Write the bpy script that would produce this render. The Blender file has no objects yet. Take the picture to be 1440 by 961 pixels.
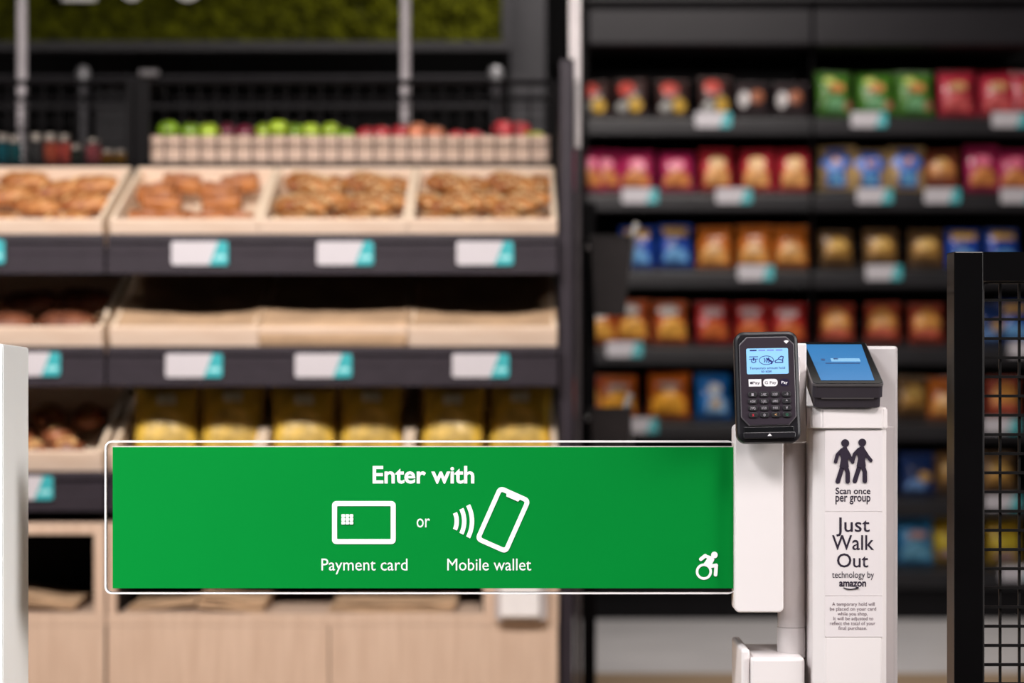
import bpy, bmesh, math, random
from mathutils import Vector, Matrix, noise
random.seed(7)
R = math.radians
F = 3000.0          # focal length in pixels of the 1440 px wide frame
CZ = 1.17           # eye height
sc = bpy.context.scene
COL = sc.collection

# ------------------------------------------------------------------ camera
cam_d = bpy.data.cameras.new('camera'); cam = bpy.data.objects.new('camera', cam_d); COL.objects.link(cam)
cam.location = (0, 0, CZ); cam.rotation_euler = (R(90), 0, 0)
cam_d.sensor_width = 36; cam_d.lens = 36 * F / 1440
cam_d.dof.use_dof = True; cam_d.dof.focus_distance = 2.82; cam_d.dof.aperture_fstop = 3.1
cam_d.clip_start = 0.05
sc.camera = cam

# ------------------------------------------------------------------ world, lights, exposure
w = bpy.data.worlds.new('world'); sc.world = w; w.use_nodes = True
bg = w.node_tree.nodes['Background']; bg.inputs[0].default_value = (1.0, 0.97, 0.95, 1); bg.inputs[1].default_value = 0.018

def area(name, loc, target, sx, sy, power, color=(1, 0.93, 0.86), spread=180):
    d = bpy.data.lights.new(name, 'AREA'); d.shape = 'RECTANGLE'; d.size = sx; d.size_y = sy
    d.energy = power; d.color = color; d.spread = R(spread)
    o = bpy.data.objects.new(name, d); COL.objects.link(o); o.location = loc
    o.rotation_euler = (Vector(target) - Vector(loc)).to_track_quat('-Z', 'Y').to_euler()
    return o
area('ceiling_strip_bread', (-1.0, 3.0, 3.05), (-1.0, 5.8, 1.25), 3.6, 0.30, 63, (1, 0.915, 0.875), 90)
area('ceiling_strip_cooler', (0.65, 7.3, 3.3), (0.85, 9.1, 1.4), 1.7, 0.25, 46, (1, 0.92, 0.87))
area('ceiling_lamp_pedestal', (1.0, 1.35, 3.1), (0.66, 2.80, 0.85), 0.7, 0.6, 3.7, (1, 0.93, 0.925), 44)
area('panel_left_fill', (-1.5, 1.5, 3.1), (-0.62, 2.83, 0.75), 1.0, 0.5, 20, (0.98, 0.985, 1.0), 56)  # added fill that brightens the left part of the green panel
area('scanner_reflection_fill', (1.0, 5.30, 3.25), (1.0, 5.30, 0), 2.4, 1.0, 7, (1, 0.94, 0.88))  # added light, placed to reflect in the scanner glass
area('side_fill', (-2.6, 1.2, 2.0), (0.1, 2.83, 0.9), 1.6, 1.4, 4.5, (0.95, 0.99, 1.0), 50)  # added cool fill from the left, no window there
area('side_fill', (3.0, 1.3, 2.0), (-0.7, 2.87, 0.8), 1.6, 1.4, 7.5, (1, 0.97, 0.95), 30)  # added fill for the inner face of the white post, no window there
sc.view_settings.view_transform = 'Standard'; sc.view_settings.look = 'None'
sc.view_settings.exposure = 0.0; sc.view_settings.gamma = 1.0; sc.view_settings.use_curve_mapping = False

# ------------------------------------------------------------------ helpers
def W(px, py, Y):
    return Vector(((px - 720) / F * Y, Y, CZ - (py - 480.5) / F * Y))

MATS = {}
def mat(name, c, rough=0.5, metal=0.0, var=0.12, scale=18, bump=0.0, stretch=None, spec=0.5, emit=None, es=1.0,
        coat=0.0, trans=0.0, ior=1.45, c2=None, lo=0.35, hi=0.65):
    if name in MATS: return MATS[name]
    m = bpy.data.materials.new(name); m.use_nodes = True; nt = m.node_tree; b = nt.nodes['Principled BSDF']
    b.inputs['Roughness'].default_value = rough; b.inputs['Metallic'].default_value = metal
    b.inputs['Specular IOR Level'].default_value = spec; b.inputs['IOR'].default_value = ior
    b.inputs['Coat Weight'].default_value = coat; b.inputs['Transmission Weight'].default_value = trans
    b.inputs['Base Color'].default_value = (*c, 1)
    if var > 0 or c2:
        tc = nt.nodes.new('ShaderNodeTexCoord'); mp = nt.nodes.new('ShaderNodeMapping'); n = nt.nodes.new('ShaderNodeTexNoise')
        n.inputs['Scale'].default_value = scale; n.inputs['Detail'].default_value = 4
        if stretch: mp.inputs['Scale'].default_value = stretch
        r = nt.nodes.new('ShaderNodeValToRGB')
        a = c2 if c2 else tuple(x * (1 - var) for x in c)
        bb = c if c2 else tuple(min(1, x * (1 + var)) for x in c)
        r.color_ramp.elements[0].position = lo; r.color_ramp.elements[1].position = hi
        r.color_ramp.elements[0].color = (*a, 1); r.color_ramp.elements[1].color = (*bb, 1)
        nt.links.new(tc.outputs['Object'], mp.inputs[0]); nt.links.new(mp.outputs[0], n.inputs['Vector'])
        nt.links.new(n.outputs['Fac'], r.inputs[0]); nt.links.new(r.outputs[0], b.inputs['Base Color'])
        if bump:
            bp = nt.nodes.new('ShaderNodeBump'); bp.inputs['Strength'].default_value = bump; bp.inputs['Distance'].default_value = 0.01
            nt.links.new(n.outputs['Fac'], bp.inputs['Height']); nt.links.new(bp.outputs[0], b.inputs['Normal'])
    if emit:
        b.inputs['Emission Color'].default_value = (*emit, 1); b.inputs['Emission Strength'].default_value = es
    MATS[name] = m
    return m

WM = {}
def thing(name, label, cat, loc=(0, 0, 0), rot=None, group=None, matrix=None):
    o = bpy.data.objects.new(name, None); COL.objects.link(o); o.empty_display_size = 0.02
    M = matrix if matrix is not None else Matrix.Translation(loc) @ (rot if rot is not None else Matrix())
    o.matrix_world = M; WM[o.name] = M.copy()
    tag(o, label, cat, group)
    return o
def tag(o, label, cat, group=None):
    o['label'] = label; o['category'] = cat
    if group: o['group'] = group
def finish(bm, name, m, smooth=False):
    bmesh.ops.recalc_face_normals(bm, faces=bm.faces[:])
    me = bpy.data.meshes.new(name); bm.to_mesh(me); bm.free()
    me.materials.append(m)
    if smooth:
        me.polygons.foreach_set('use_smooth', [True] * len(me.polygons))
    return me
def part(name, bm, m, parent, world=True, smooth=False, label=None, kind=None):
    M = WM[parent.name]
    if world: bm.transform(M.inverted())
    o = bpy.data.objects.new(name, finish(bm, name, m, smooth)); COL.objects.link(o)
    o.parent = parent; WM[o.name] = M.copy()
    if label: o['label'] = label
    if kind: o['kind'] = kind
    return o
def solo(name, bm, m, label, cat, loc=(0, 0, 0), group=None, smooth=False, world=True):
    if world: bm.transform(Matrix.Translation(-Vector(loc)))
    o = bpy.data.objects.new(name, finish(bm, name, m, smooth)); COL.objects.link(o); o.location = loc
    tag(o, label, cat, group); WM[o.name] = Matrix.Translation(loc)
    return o
def struct(name, bm, m):
    o = bpy.data.objects.new(name, finish(bm, name, m)); COL.objects.link(o); o['kind'] = 'structure'; WM[o.name] = Matrix()
    return o
def copy_tree(o, matrix):
    r = o.copy(); COL.objects.link(r); r.matrix_world = matrix; WM[r.name] = matrix.copy()
    for ch in o.children:
        c = ch.copy(); COL.objects.link(c); c.parent = r
        for g in ch.children:
            d = g.copy(); COL.objects.link(d); d.parent = c
    return r

def box(x0, x1, y0, y1, z0, z1, b=0.0, seg=2, bm=None):
    own = bm is None
    t = bmesh.new()
    bmesh.ops.create_cube(t, size=1)
    t.transform(Matrix.Translation(((x0 + x1) / 2, (y0 + y1) / 2, (z0 + z1) / 2)) @ Matrix.Diagonal((abs(x1 - x0), abs(y1 - y0), abs(z1 - z0), 1)))
    if b > 0: bmesh.ops.bevel(t, geom=t.edges[:], offset=b, segments=seg, affect='EDGES', profile=0.5)
    if own: return t
    return merge(bm, t)
def merge(bm, t):
    me = bpy.data.meshes.new('tmp'); t.to_mesh(me); t.free(); bm.from_mesh(me); bpy.data.meshes.remove(me); return bm
def rrect(x0, x1, z0, z1, r, n=5):
    if x0 > x1: x0, x1 = x1, x0
    if z0 > z1: z0, z1 = z1, z0
    out = []
    for cx, cz, a0 in ((x1 - r, z1 - r, 0), (x0 + r, z1 - r, 90), (x0 + r, z0 + r, 180), (x1 - r, z0 + r, 270)):
        for i in range(n + 1):
            a = R(a0 + 90 * i / n); out.append((cx + r * math.cos(a), cz + r * math.sin(a)))
    return out
def prism(pts, y0, y1, bm=None, b=0.0):
    if bm is not None and abs(y1 - y0) < .001: y0 -= 2e-5 * (len(bm.faces) % 37)   # overlapping prints never share a plane
    t = bmesh.new()
    f = [t.verts.new((x, y0, z)) for x, z in pts]; g = [t.verts.new((x, y1, z)) for x, z in pts]
    n = len(pts)
    ff = t.faces.new(f); t.faces.new(g[::-1])
    for i in range(n): t.faces.new((f[i], g[i], g[(i + 1) % n], f[(i + 1) % n]))
    if b > 0:
        bmesh.ops.recalc_face_normals(t, faces=t.faces[:])
        bmesh.ops.bevel(t, geom=list(ff.edges), offset=b, segments=2, affect='EDGES', profile=0.5)
    if bm is None: return t
    return merge(bm, t)
def ring(outer, inner, y0, y1, bm=None):
    t = bmesh.new(); n = len(outer)
    a = [t.verts.new((x, y0, z)) for x, z in outer]; b_ = [t.verts.new((x, y0, z)) for x, z in inner]
    c = [t.verts.new((x, y1, z)) for x, z in outer]; d = [t.verts.new((x, y1, z)) for x, z in inner]
    for i in range(n):
        j = (i + 1) % n
        t.faces.new((a[i], a[j], b_[j], b_[i])); t.faces.new((c[i], d[i], d[j], c[j]))
        t.faces.new((a[i], c[i], c[j], a[j])); t.faces.new((b_[i], b_[j], d[j], d[i]))
    if bm is None: return t
    return merge(bm, t)
def extrude_x(yz, x0, x1):
    t = bmesh.new(); n = len(yz)
    f = [t.verts.new((x0, y, z)) for y, z in yz]; g = [t.verts.new((x1, y, z)) for y, z in yz]
    t.faces.new(f); t.faces.new(g[::-1])
    for i in range(n): t.faces.new((f[i], g[i], g[(i + 1) % n], f[(i + 1) % n]))
    return t
def lathe(prof, n=20, bm=None, M=None):
    t = bmesh.new(); rows = []
    for r, z in prof:
        rows.append([t.verts.new((r * math.cos(2 * math.pi * i / n), r * math.sin(2 * math.pi * i / n), z)) for i in range(n)] if r > 1e-6 else [t.verts.new((0, 0, z))])
    for a, b_ in zip(rows, rows[1:]):
        for i in range(n):
            j = (i + 1) % n
            if len(a) == 1 and len(b_) == 1: continue
            if len(a) == 1: t.faces.new((a[0], b_[i], b_[j]))
            elif len(b_) == 1: t.faces.new((a[i], b_[0], a[j]))
            else: t.faces.new((a[i], b_[i], b_[j], a[j]))
    if M is not None: t.transform(M)
    if bm is None: return t
    return merge(bm, t)
def rod(p, q, r, n=10, bm=None):
    p = Vector(p); q = Vector(q); d = q - p
    M = Matrix.Translation(p) @ d.to_track_quat('Z', 'Y').to_matrix().to_4x4()
    return lathe([(0, 0), (r, 0), (r, d.length), (0, d.length)], n, bm, M)
def grid(fn, nu, nv, thick=0.0, bm=None):
    """surface fn(u,v)->(point); with thick a closed shell offset along local normal"""
    t = bmesh.new()
    vs = [[t.verts.new(fn(i / nu, j / nv)) for i in range(nu + 1)] for j in range(nv + 1)]
    for j in range(nv):
        for i in range(nu): t.faces.new((vs[j][i], vs[j][i + 1], vs[j + 1][i + 1], vs[j + 1][i]))
    if thick:
        t.normal_update()
        bmesh.ops.solidify(t, geom=t.faces[:], thickness=thick)
    if bm is None: return t
    return merge(bm, t)
def capsule(x0, z0, x1, z1, w_, n=6):
    d = math.atan2(z1 - z0, x1 - x0); r = w_ / 2; out = []
    for i in range(n + 1): a = d - math.pi / 2 + math.pi * i / n; out.append((x1 + r * math.cos(a), z1 + r * math.sin(a)))
    for i in range(n + 1): a = d + math.pi / 2 + math.pi * i / n; out.append((x0 + r * math.cos(a), z0 + r * math.sin(a)))
    return out
def circle(x, z, r, n=24): return [(x + r * math.cos(2 * math.pi * i / n), z + r * math.sin(2 * math.pi * i / n)) for i in range(n)]
def P2(pts, Y):      # pixel outline -> (x, z) metres on the plane at depth Y
    return [(W(a, b, Y).x, W(a, b, Y).z) for a, b in pts]
def stroke(pts, w_, Y, d=0.0006, bm=None):
    bm = bm or bmesh.new()
    for (a, b), (c, e) in zip(pts, pts[1:]): prism(P2(capsule(a, b, c, e, w_), Y), Y - d, Y, bm)
    return bm
def arc(cx, cy, r, a0, a1, n=10):
    return [(cx + r * math.cos(R(a0 + (a1 - a0) * i / n)), cy + r * math.sin(R(a0 + (a1 - a0) * i / n))) for i in range(n + 1)]
def text_bm(body, bold=0.0, depth=0.0):
    c = bpy.data.curves.new('lettering', 'FONT'); c.body = body; c.size = 1; c.offset = bold; c.extrude = 0; c.resolution_u = 3
    o = bpy.data.objects.new('lettering', c)
    me = bpy.data.meshes.new_from_object(o)
    bpy.data.objects.remove(o); bpy.data.curves.remove(c)
    bm = bmesh.new(); bm.from_mesh(me); bpy.data.meshes.remove(me)
    return bm
def text_fit(body, x0, x1, z0, ztop, y, bold=0.0, d=0.0002):
    """lettering from x0 to x1, baseline z0, tallest letter ztop, standing on the plane y and facing -y"""
    bm = text_bm(body, bold)
    xs = [v.co.x for v in bm.verts]; zs = [v.co.y for v in bm.verts]
    sx = (x1 - x0) / (max(xs) - min(xs)); sz = (ztop - z0) / max(zs); mx = min(xs)
    for v in bm.verts: v.co = Vector((x0 + (v.co.x - mx) * sx, y - d, z0 + v.co.y * sz))
    return bm
def text_px(body, px0, px1, base, top, Y, bold=0.0):
    a = W(px0, base, Y); b_ = W(px1, top, Y)
    return text_fit(body, a.x, b_.x, a.z, b_.z, Y, bold)

# ------------------------------------------------------------------ materials
blk = mat('black steel', (0.0022, 0.0018, 0.0024), 0.5, var=0.15, scale=30, spec=0.08)
lipm = mat('anthracite lacquer', (0.026, 0.0205, 0.028), 0.5, var=0.08, scale=25, spec=0.3)
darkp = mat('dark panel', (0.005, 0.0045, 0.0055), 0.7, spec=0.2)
white = mat('white lacquer', (0.73, 0.675, 0.668), 0.38, var=0.015, scale=6)
white2 = mat('cool white lacquer', (0.80, 0.80, 0.79), 0.4, var=0.02, scale=6)
sticker = mat('pale sticker film', (0.69, 0.632, 0.635), 0.45, var=0.015, scale=10)
ink = mat('dark print', (0.022, 0.014, 0.028), 0.5, var=0.05)
pine = mat('pale pine', (0.82, 0.66, 0.53), 0.55, c2=(0.74, 0.56, 0.43), scale=6, stretch=(1, 12, 12), bump=0.03)
pine2 = mat('pale pine end', (0.84, 0.70, 0.54), 0.55, c2=(0.78, 0.62, 0.46), scale=6, stretch=(12, 1, 12), bump=0.03)
oak = mat('light oak veneer', (0.66, 0.495, 0.38), 0.5, c2=(0.57, 0.41, 0.305), scale=5, stretch=(12, 12, 0.8))
kraft = mat('kraft paper', (0.50, 0.335, 0.205), 0.8, var=0.12, scale=9, bump=0.05)
tagw = mat('tag white', (0.53, 0.51, 0.545), 0.4, var=0.02)
teal = mat('tag teal', (0.040, 0.38, 0.42), 0.4, var=0.05)
tealp = mat('tag teal print', (0.30, 0.66, 0.68), 0.5, var=0.05)
silver = mat('brushed steel', (0.55, 0.53, 0.55), 0.35, metal=0.9, var=0.06, scale=40)
greyp = mat('grey painted pole', (0.42, 0.39, 0.41), 0.4, var=0.08)

# ------------------------------------------------------------------ the setting
struct('floor', box(-4, 4, -1.5, 7.52, -0.04, 0), mat('oak plank floor', (0.50, 0.36, 0.23), 0.45, c2=(0.42, 0.30, 0.19), scale=3, stretch=(1, 8, 1)))
struct('floor', box(-4, 4, 7.52, 10.0, -0.04, 0), mat('grey tile floor', (0.80, 0.78, 0.78), 0.4, var=0.06, scale=2))
struct('wall_back', box(-4, 4, 9.9, 10.0, 0, 3.6), mat('dark wall', (0.005, 0.005, 0.0055), 0.8, spec=0.2))
for a, b_, py in ((135, 180, 8.9), (716, 768, 8.6)):
    struct('trim_1' if a < 300 else 'trim_2', box(W(a, 0, py).x, W(b_, 0, py).x, py, py + 0.12, 0, 3.6, 0.004), mat('grey column', (0.022, 0.0215, 0.025), 0.5, var=0.1, spec=0.3))

# ------------------------------------------------------------------ moss sign, poles and rail far behind
Y = 8.3
ms = thing('moss_sign', 'green moss wall sign in a dark frame with raised white letters', 'sign', W(340, 62, Y))
x0, x1 = W(-30, 0, Y).x, W(706, 0, Y).x; z0, z1 = W(0, 60, Y).z, W(0, 60, Y).z + 0.9
def moss(u, v):
    x = x0 + (x1 - x0) * u; z = z0 + (z1 - z0) * v
    d = 0.030 * noise.noise((x * 16, z * 16, 0)) + 0.018 * noise.noise((x * 50, z * 50, 3)) + random.uniform(-.008, .008)
    return (x, Y - 0.02 - d, z)
part('moss', grid(moss, 260, 110), mat('moss', (0.072, 0.078, 0.002), 0.95, c2=(0.024, 0.026, 0.001), scale=22, spec=0.1), ms, kind='stuff')
fb = box(x0 - .03, x1 + .035, Y - 0.045, Y + 0.05, z0 - 0.035, z0)
part('bottom_frame', fb, mat('sign frame', (0.013, 0.0125, 0.015), 0.5, spec=0.3), ms)
part('side_frame', box(x1, x1 + 0.035, Y - 0.05, Y + 0.05, z0, z1), MATS['sign frame'], ms)
part('backing', box(x0, x1, Y + 0.01, Y + 0.05, z0, z1), darkp, ms)
yl = Y - 0.06
lw = mat('letter white', (0.75, 0.74, 0.72), 0.5, var=0.02)
b_ = bmesh.new(); a = W(70, 2, yl); c = W(136, 2, yl)
box(a.x, c.x, yl - .02, yl, a.z, a.z + .045, bm=b_); box(a.x, a.x + .05, yl - .02, yl, a.z, a.z + .3, bm=b_); box(a.x, c.x - .02, yl - .02, yl, a.z + .13, a.z + .17, bm=b_); box(a.x, c.x, yl - .02, yl, a.z + .255, a.z + .3, bm=b_)
part('letter', b_, lw, ms)
for l, r in ((166, 206), (240, 290)):
    a = W(l, 2, yl); c = W(r, 2, yl); rx = (c.x - a.x) / 2; cx = (a.x + c.x) / 2
    o_ = [(cx + rx * 1.25 * math.cos(t * math.pi / 12), a.z + .15 + .15 * math.sin(t * math.pi / 12)) for t in range(24)]
    i_ = [(cx + (rx * 1.25 - .045) * math.cos(t * math.pi / 12), a.z + .15 + .108 * math.sin(t * math.pi / 12)) for t in range(24)]
    part('letter', ring(o_, i_, yl - .02, yl), lw, ms)

for px, nm in ((31, 'slim grey steel pole rising above the basket of jars'), (570, 'slim grey steel pole rising behind the apples and in front of the moss')):
    q = W(px, 0, 6.85)
    o = thing('support_pole', nm, 'pole', (q.x, 6.85, 0), group='steel poles behind the bread stand')
    part('pole', rod((q.x, 6.85, 0.01), (q.x, 6.85, 3.4), 0.0165, 16), greyp, o, smooth=False)
    part('foot_plate', box(q.x - .05, q.x + .05, 6.80, 6.90, 0, 0.01), greyp, o)

Y = 7.8
gr = thing('guard_rail', 'dull metal guard rail with capped posts behind the bread stand', 'rail', (W(400, 0, Y).x, Y, 0))
gm = mat('dull steel', (0.035, 0.034, 0.038), 0.4, metal=0.3, spec=0.3)
for px, r in ((117, 0.020), (697, 0.022)):
    q = W(px, 104, Y)
    b_ = rod((q.x, Y, 0), (q.x, Y, q.z), r, 14); part('post', b_, gm, gr)
    part('cap', lathe([(0, .02), (r * .8, .016), (r * 1.25, 0), (r * 1.25, -.03), (0, -.03)], 16, None, Matrix.Translation((q.x, Y, q.z + .01))), mat('worn cap', (0.20, 0.20, 0.21), 0.4, metal=0.4), gr)
for py in (109, 150):
    part('rail', rod((W(-40, py, Y).x, Y, W(0, py, Y).z), (W(697, py, Y).x, Y, W(0, py, Y).z), 0.009, 10), gm, gr)
part('bracket', rod(W(197, 103, Y - .03), W(223, 103, Y - .03), 0.014, 12), silver, gr, label='bright steel sleeve')

# ------------------------------------------------------------------ bread stand: two bays
TILT = math.atan2(0.178, 0.45)
YF = 5.70
RIM = [W(0, p, YF).z for p in (309, 461, 636)]
LIPT = [W(0, p, 5.68).z for p in (329, 487, 663)]
LIPB = [W(0, p, 5.68).z for p in (385, 543, 719)]
CR_H, CR_L, CR_W = 0.09, 0.484, 0.3985
def crate_matrix(xc, row):
    return Matrix.Translation((xc, YF + CR_H * math.sin(TILT), RIM[row] - CR_H * math.cos(TILT))) @ Matrix.Rotation(TILT, 4, 'X')
XR0, XR1 = W(152, 0, YF).x, W(785, 0, YF).x
XL1 = W(147.5, 0, YF).x; XL0 = XL1 - 1.2
def bay(x0, x1, label, end_right):
    t = thing('bread_display_stand', label, 'display stand', ((x0 + x1) / 2, 5.95, 0), group='bread stands')
    for r in range(3):
        zt, zb = LIPT[r], LIPB[r]; h = zt - zb; y = 5.68
        prof = [(y, zt), (y + .012, zt), (y + .018, zb), (y - .003, zb), (y - .003, zb + h * .44), (y - .001, zb + h * .46), (y - .001, zb + h * .49),
                (y - .002, zb + h * .52), (y - .002, zb + h * .70), (y + .008, zb + h * .72), (y + .008, zb + h * .78), (y - .001, zb + h * .80)]
        part('shelf_lip', extrude_x(prof, x0 + .002, x1 - .002 + (0 if end_right else .005)), lipm, t)
        M = crate_matrix((x0 + x1) / 2, r)
        d = box(-(x1 - x0) / 2 + .002, (x1 - x0) / 2 - .002, -0.02, CR_L + .012, -0.014, -0.002); d.transform(M)
        part('shelf_deck', d, blk, t)
    part('back_panel', box(x0, x1, 6.245, 6.26, 0.68, 1.66), darkp, t)
    part('top_shelf', box(x0, x1, 6.205, 6.62, W(0, 239, 6.2).z, W(0, 229, 6.2).z, 0.002), blk, t)
    return t
bR = bay(XR0, XR1, 'black bread stand with three crates abreast, facing the green barrier', True)
bL = bay(XL0, XL1, 'black bread stand cut off by the picture edge behind the white post', False)
# uprights
xu = W(194, 0, 6.21).x
part('upright', box(xu - .023, xu + .023, 6.20, 6.245, 0, W(0, 112, 6.2).z, .002), blk, bR)
xe0, xe1 = W(787, 0, 5.74).x, W(806, 0, 5.74).x
part('end_upright', box(xe0, xe1, 5.73, 5.78, 0, W(0, 84, 5.74).z, .003), lipm, bR)
part('end_panel', box(xe0 + .004, xe1 - .004, 5.78, 6.3, 0.02, W(0, 118, 6.2).z), blk, bR)
part('end_upright', box(XL0 - .04, XL0 - .002, 5.73, 5.78, 0, W(0, 84, 5.74).z, .003), lipm, bL)

# wire baskets on top
def basket(t, xa, xb, nlab):
    y = 6.19; zt = W(0, 116, y).z; zb = W(0, 229, y).z
    part('basket_rail', rod((xa, y, zt), (xb, y, zt), 0.0085, 12), blk, t)
    part('basket_rail', rod((xa, y + .41, zt), (xb, y + .41, zt), 0.0085, 12), blk, t)
    for x in (xa, xb):
        part('basket_rail', rod((x, y, zt), (x, y + .41, zt), 0.0085, 12), blk, t)
        part('basket_post', box(x - .009, x + .009, y - .009, y + .009, zb, zt), blk, t)
    b_ = bmesh.new(); n = int((xb - xa) / 0.0505)
    for yy in (y, y + .41):
        for i in range(1, n + 1):
            x = xa + .0505 * i; box(x - .002, x + .002, yy - .002, yy + .002, zb, zt, bm=b_)
        for py in (151, 202, 226):
            z = W(0, py, y).z; box(xa, xb, yy - .0035, yy + .0005, z - .002, z + .002, bm=b_)
    part('wire_mesh', b_, blk, t, kind='stuff')
basket(bR, W(207, 0, 6.19).x, W(779, 0, 6.19).x, 0)
basket(bL, XL0 + .02, W(183, 0, 6.19).x, 1)
ZTOP = W(0, 229, 6.2).z

# fruit tray and fruit
y0 = 6.215
ft = thing('fruit_tray', 'long low pine tray of apples inside the black wire basket', 'tray', ((W(490, 0, y0).x), 6.4, ZTOP))
xa, xb = W(210, 0, y0).x, W(773, 0, y0).x; zt = W(0, 191, y0).z
fm = mat('pine in tray', (0.60, 0.44, 0.35), 0.6, c2=(0.52, 0.37, 0.28), scale=6, stretch=(1, 12, 12))
part('front_board', box(xa, xb, y0, y0 + .012, ZTOP, zt, .002), fm, ft)
part('back_board', box(xa, xb, 6.56, 6.572, ZTOP, zt, .002), fm, ft)
for x in (xa, xb - .012, (xa + xb) / 2 - .03): part('side_board', box(x, x + .012, y0 + .012, 6.56, ZTOP, zt - .004, .002), fm, ft)
zfb = W(0, 196, y0).z - 0.045
part('base_board', box(xa + .012, xb - .012, y0 + .012, 6.56, zfb - .012, zfb), fm, ft)
def apple_bm(r, squash=0.92):
    pr = []
    for i in range(15):
        a = math.pi * i / 14; rr = math.sin(a) * r; z = -math.cos(a) * r * squash
        if i >= 12: z -= (i - 11) * r * .10
        if i <= 1: z += r * .08
        pr.append((max(rr, 0), z))
    return lathe(pr, 20)
FRUIT = {'green': (0.32, 0.46, 0.03), 'lime': (0.20, 0.36, 0.02), 'red': (0.42, 0.035, 0.045), 'plum': (0.12, 0.012, 0.03), 'blush': (0.60, 0.20, 0.10), 'pale': (0.40, 0.40, 0.06)}
proto = {}
ordn = ['first', 'second', 'third', 'fourth', 'fifth', 'sixth', 'seventh', 'eighth', 'ninth', 'tenth', 'eleventh', 'twelfth', 'thirteenth']
frl = [(237, 170, 'lime'), (268, 172, 'lime'), (294, 173, 'green'), (320, 174, 'plum'), (346, 176, 'plum'), (372, 174, 'green'), (393, 168, 'green'), (414, 174, 'lime'), (437, 173, 'green'),
       (466, 173, 'green'), (484, 180, 'lime'), (517, 178, 'red'), (535, 176, 'red'), (565, 174, 'red'), (587, 173, 'blush'), (612, 176, 'blush'), (643, 184, 'red'), (668, 184, 'red'), (709, 169, 'red'), (731, 171, 'red'), (751, 183, 'pale')]
cnt = {}
cname = {'green': 'bright green apple', 'lime': 'deep green apple', 'red': 'red apple', 'plum': 'dark purple apple', 'blush': 'orange blushed apple', 'pale': 'pale yellow green apple'}
tot = {}
for f_ in frl: tot[f_[2]] = tot.get(f_[2], 0) + 1
for k, (px, py, kd) in enumerate(frl):
    y = 6.275 + 0.05 * (k % 2); r = 0.034 if px < 700 else 0.038
    q = W(px, py, y); loc = (q.x, y, q.z - r * .86)
    i = cnt.get(kd, 0); cnt[kd] = i + 1
    lab = cname[kd] + (' in the fruit tray' if tot[kd] == 1 else ', %s of its colour from the centre post in the fruit tray' % ordn[i])
    if (kd, r) not in proto:
        me = finish(apple_bm(r), 'apple', mat('apple ' + kd, FRUIT[kd], 0.25, var=0.35, scale=30, coat=0.3), True)
        sm = finish(rod((0, 0, r * .5), (0.004, 0, r * 1.02), 0.002, 6), 'stem', mat('stem', (0.08, 0.05, 0.02), 0.8))
        proto[(kd, r)] = (me, sm)
    me, sm = proto[(kd, r)]
    t = thing('apple', lab, 'apple', loc, Matrix.Rotation(random.uniform(-.5, .5), 4, 'X') @ Matrix.Rotation(random.uniform(0, 6), 4, 'Z'), 'fruit in the tray')
    for nm, m_ in (('skin', me), ('stem', sm)):
        o = bpy.data.objects.new(nm, m_); COL.objects.link(o); o.parent = t

# jars in the basket of the other bay
jm = mat('jar lid', (0.40, 0.36, 0.32), 0.25, metal=0.7)
for px, h, col, nm in ((4, 44, (0.01, 0.10, 0.13), 'teal jar nearest the picture edge'), (20, 42, (0.015, 0.09, 0.10), 'dark teal jar beside the steel pole'), (51, 45, (0.05, 0.05, 0.05), 'smoky black jar with pale lid'),
                       (71, 45, (0.42, 0.09, 0.05), 'orange red jar with pale lid beside the smoky jar'), (90, 44, (0.50, 0.08, 0.06), 'bright coral jar with pale lid'), (108, 30, (0.03, 0.04, 0.03), 'short dark jar'),
                       (132, 38, (0.34, 0.08, 0.09), 'pinkish red jar'), (152, 22, (0.20, 0.09, 0.01), 'low amber jar'), (170, 22, (0.24, 0.12, 0.015), 'low golden jar next to the upright')):
    y = 6.3; q = W(px, 229, y); hh = h / F * y; r = 0.021
    t = thing('jar', nm + ' in the black wire basket', 'jar', (q.x, y, ZTOP), group='jars in the wire basket')
    part('glass_body', lathe([(0, 0), (r, 0), (r * 1.05, .006), (r * 1.05, hh * .66), (r * .8, hh * .76), (0, hh * .76)], 18), mat('jar ' + nm, tuple(c_ * .5 for c_ in col), 0.15, var=0.3, scale=40, coat=0.5), t, world=False, smooth=False)
    part('lid', lathe([(0, hh * .76), (r * .88, hh * .76), (r * .88, hh * .98), (r * .8, hh), (0, hh)], 18), jm, t, world=False)

# ------------------------------------------------------------------ crates
def crate_meshes():
    w_, L, H, th = CR_W, CR_L, CR_H, 0.014
    d = {}
    d['front_panel'] = finish(box(-w_ / 2, w_ / 2, 0, th, 0, H, .0025), 'front_panel', pine)
    d['back_panel'] = finish(box(-w_ / 2, w_ / 2, L - th, L, 0, H, .0025), 'back_panel', pine)
    d['side_panel'] = finish(box(-w_ / 2, -w_ / 2 + th, th, L - th, 0, H, .0025), 'side_panel', pine2)
    d['side_panel_b'] = finish(box(w_ / 2 - th, w_ / 2, th, L - th, 0, H, .0025), 'side_panel', pine2)
    d['base_board'] = finish(box(-w_ / 2 + th, w_ / 2 - th, th, L - th, 0.002, 0.010), 'base_board', pine2)
    return d
CM = crate_meshes()
def crate(xc, row, label):
    M = crate_matrix(xc, row)
    t = thing('bread_crate', label, 'crate', matrix=M, group='pine bread crates')
    for k, me in CM.items():
        o = bpy.data.objects.new('side_panel' if k.startswith('side') else k, me); COL.objects.link(o); o.parent = t
    return t, M
xcR = [XR0 + .2 + .4 * i + .001 for i in range(3)]
XLc = XL1 - .208
cB, MB_ = crate(xcR[0], 0, 'shallow pine crate holding flat rectangular pastries on the top shelf')
cC, MC = crate(xcR[1], 0, 'shallow pine crate of almond croissants between two other crates on the top shelf')
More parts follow.
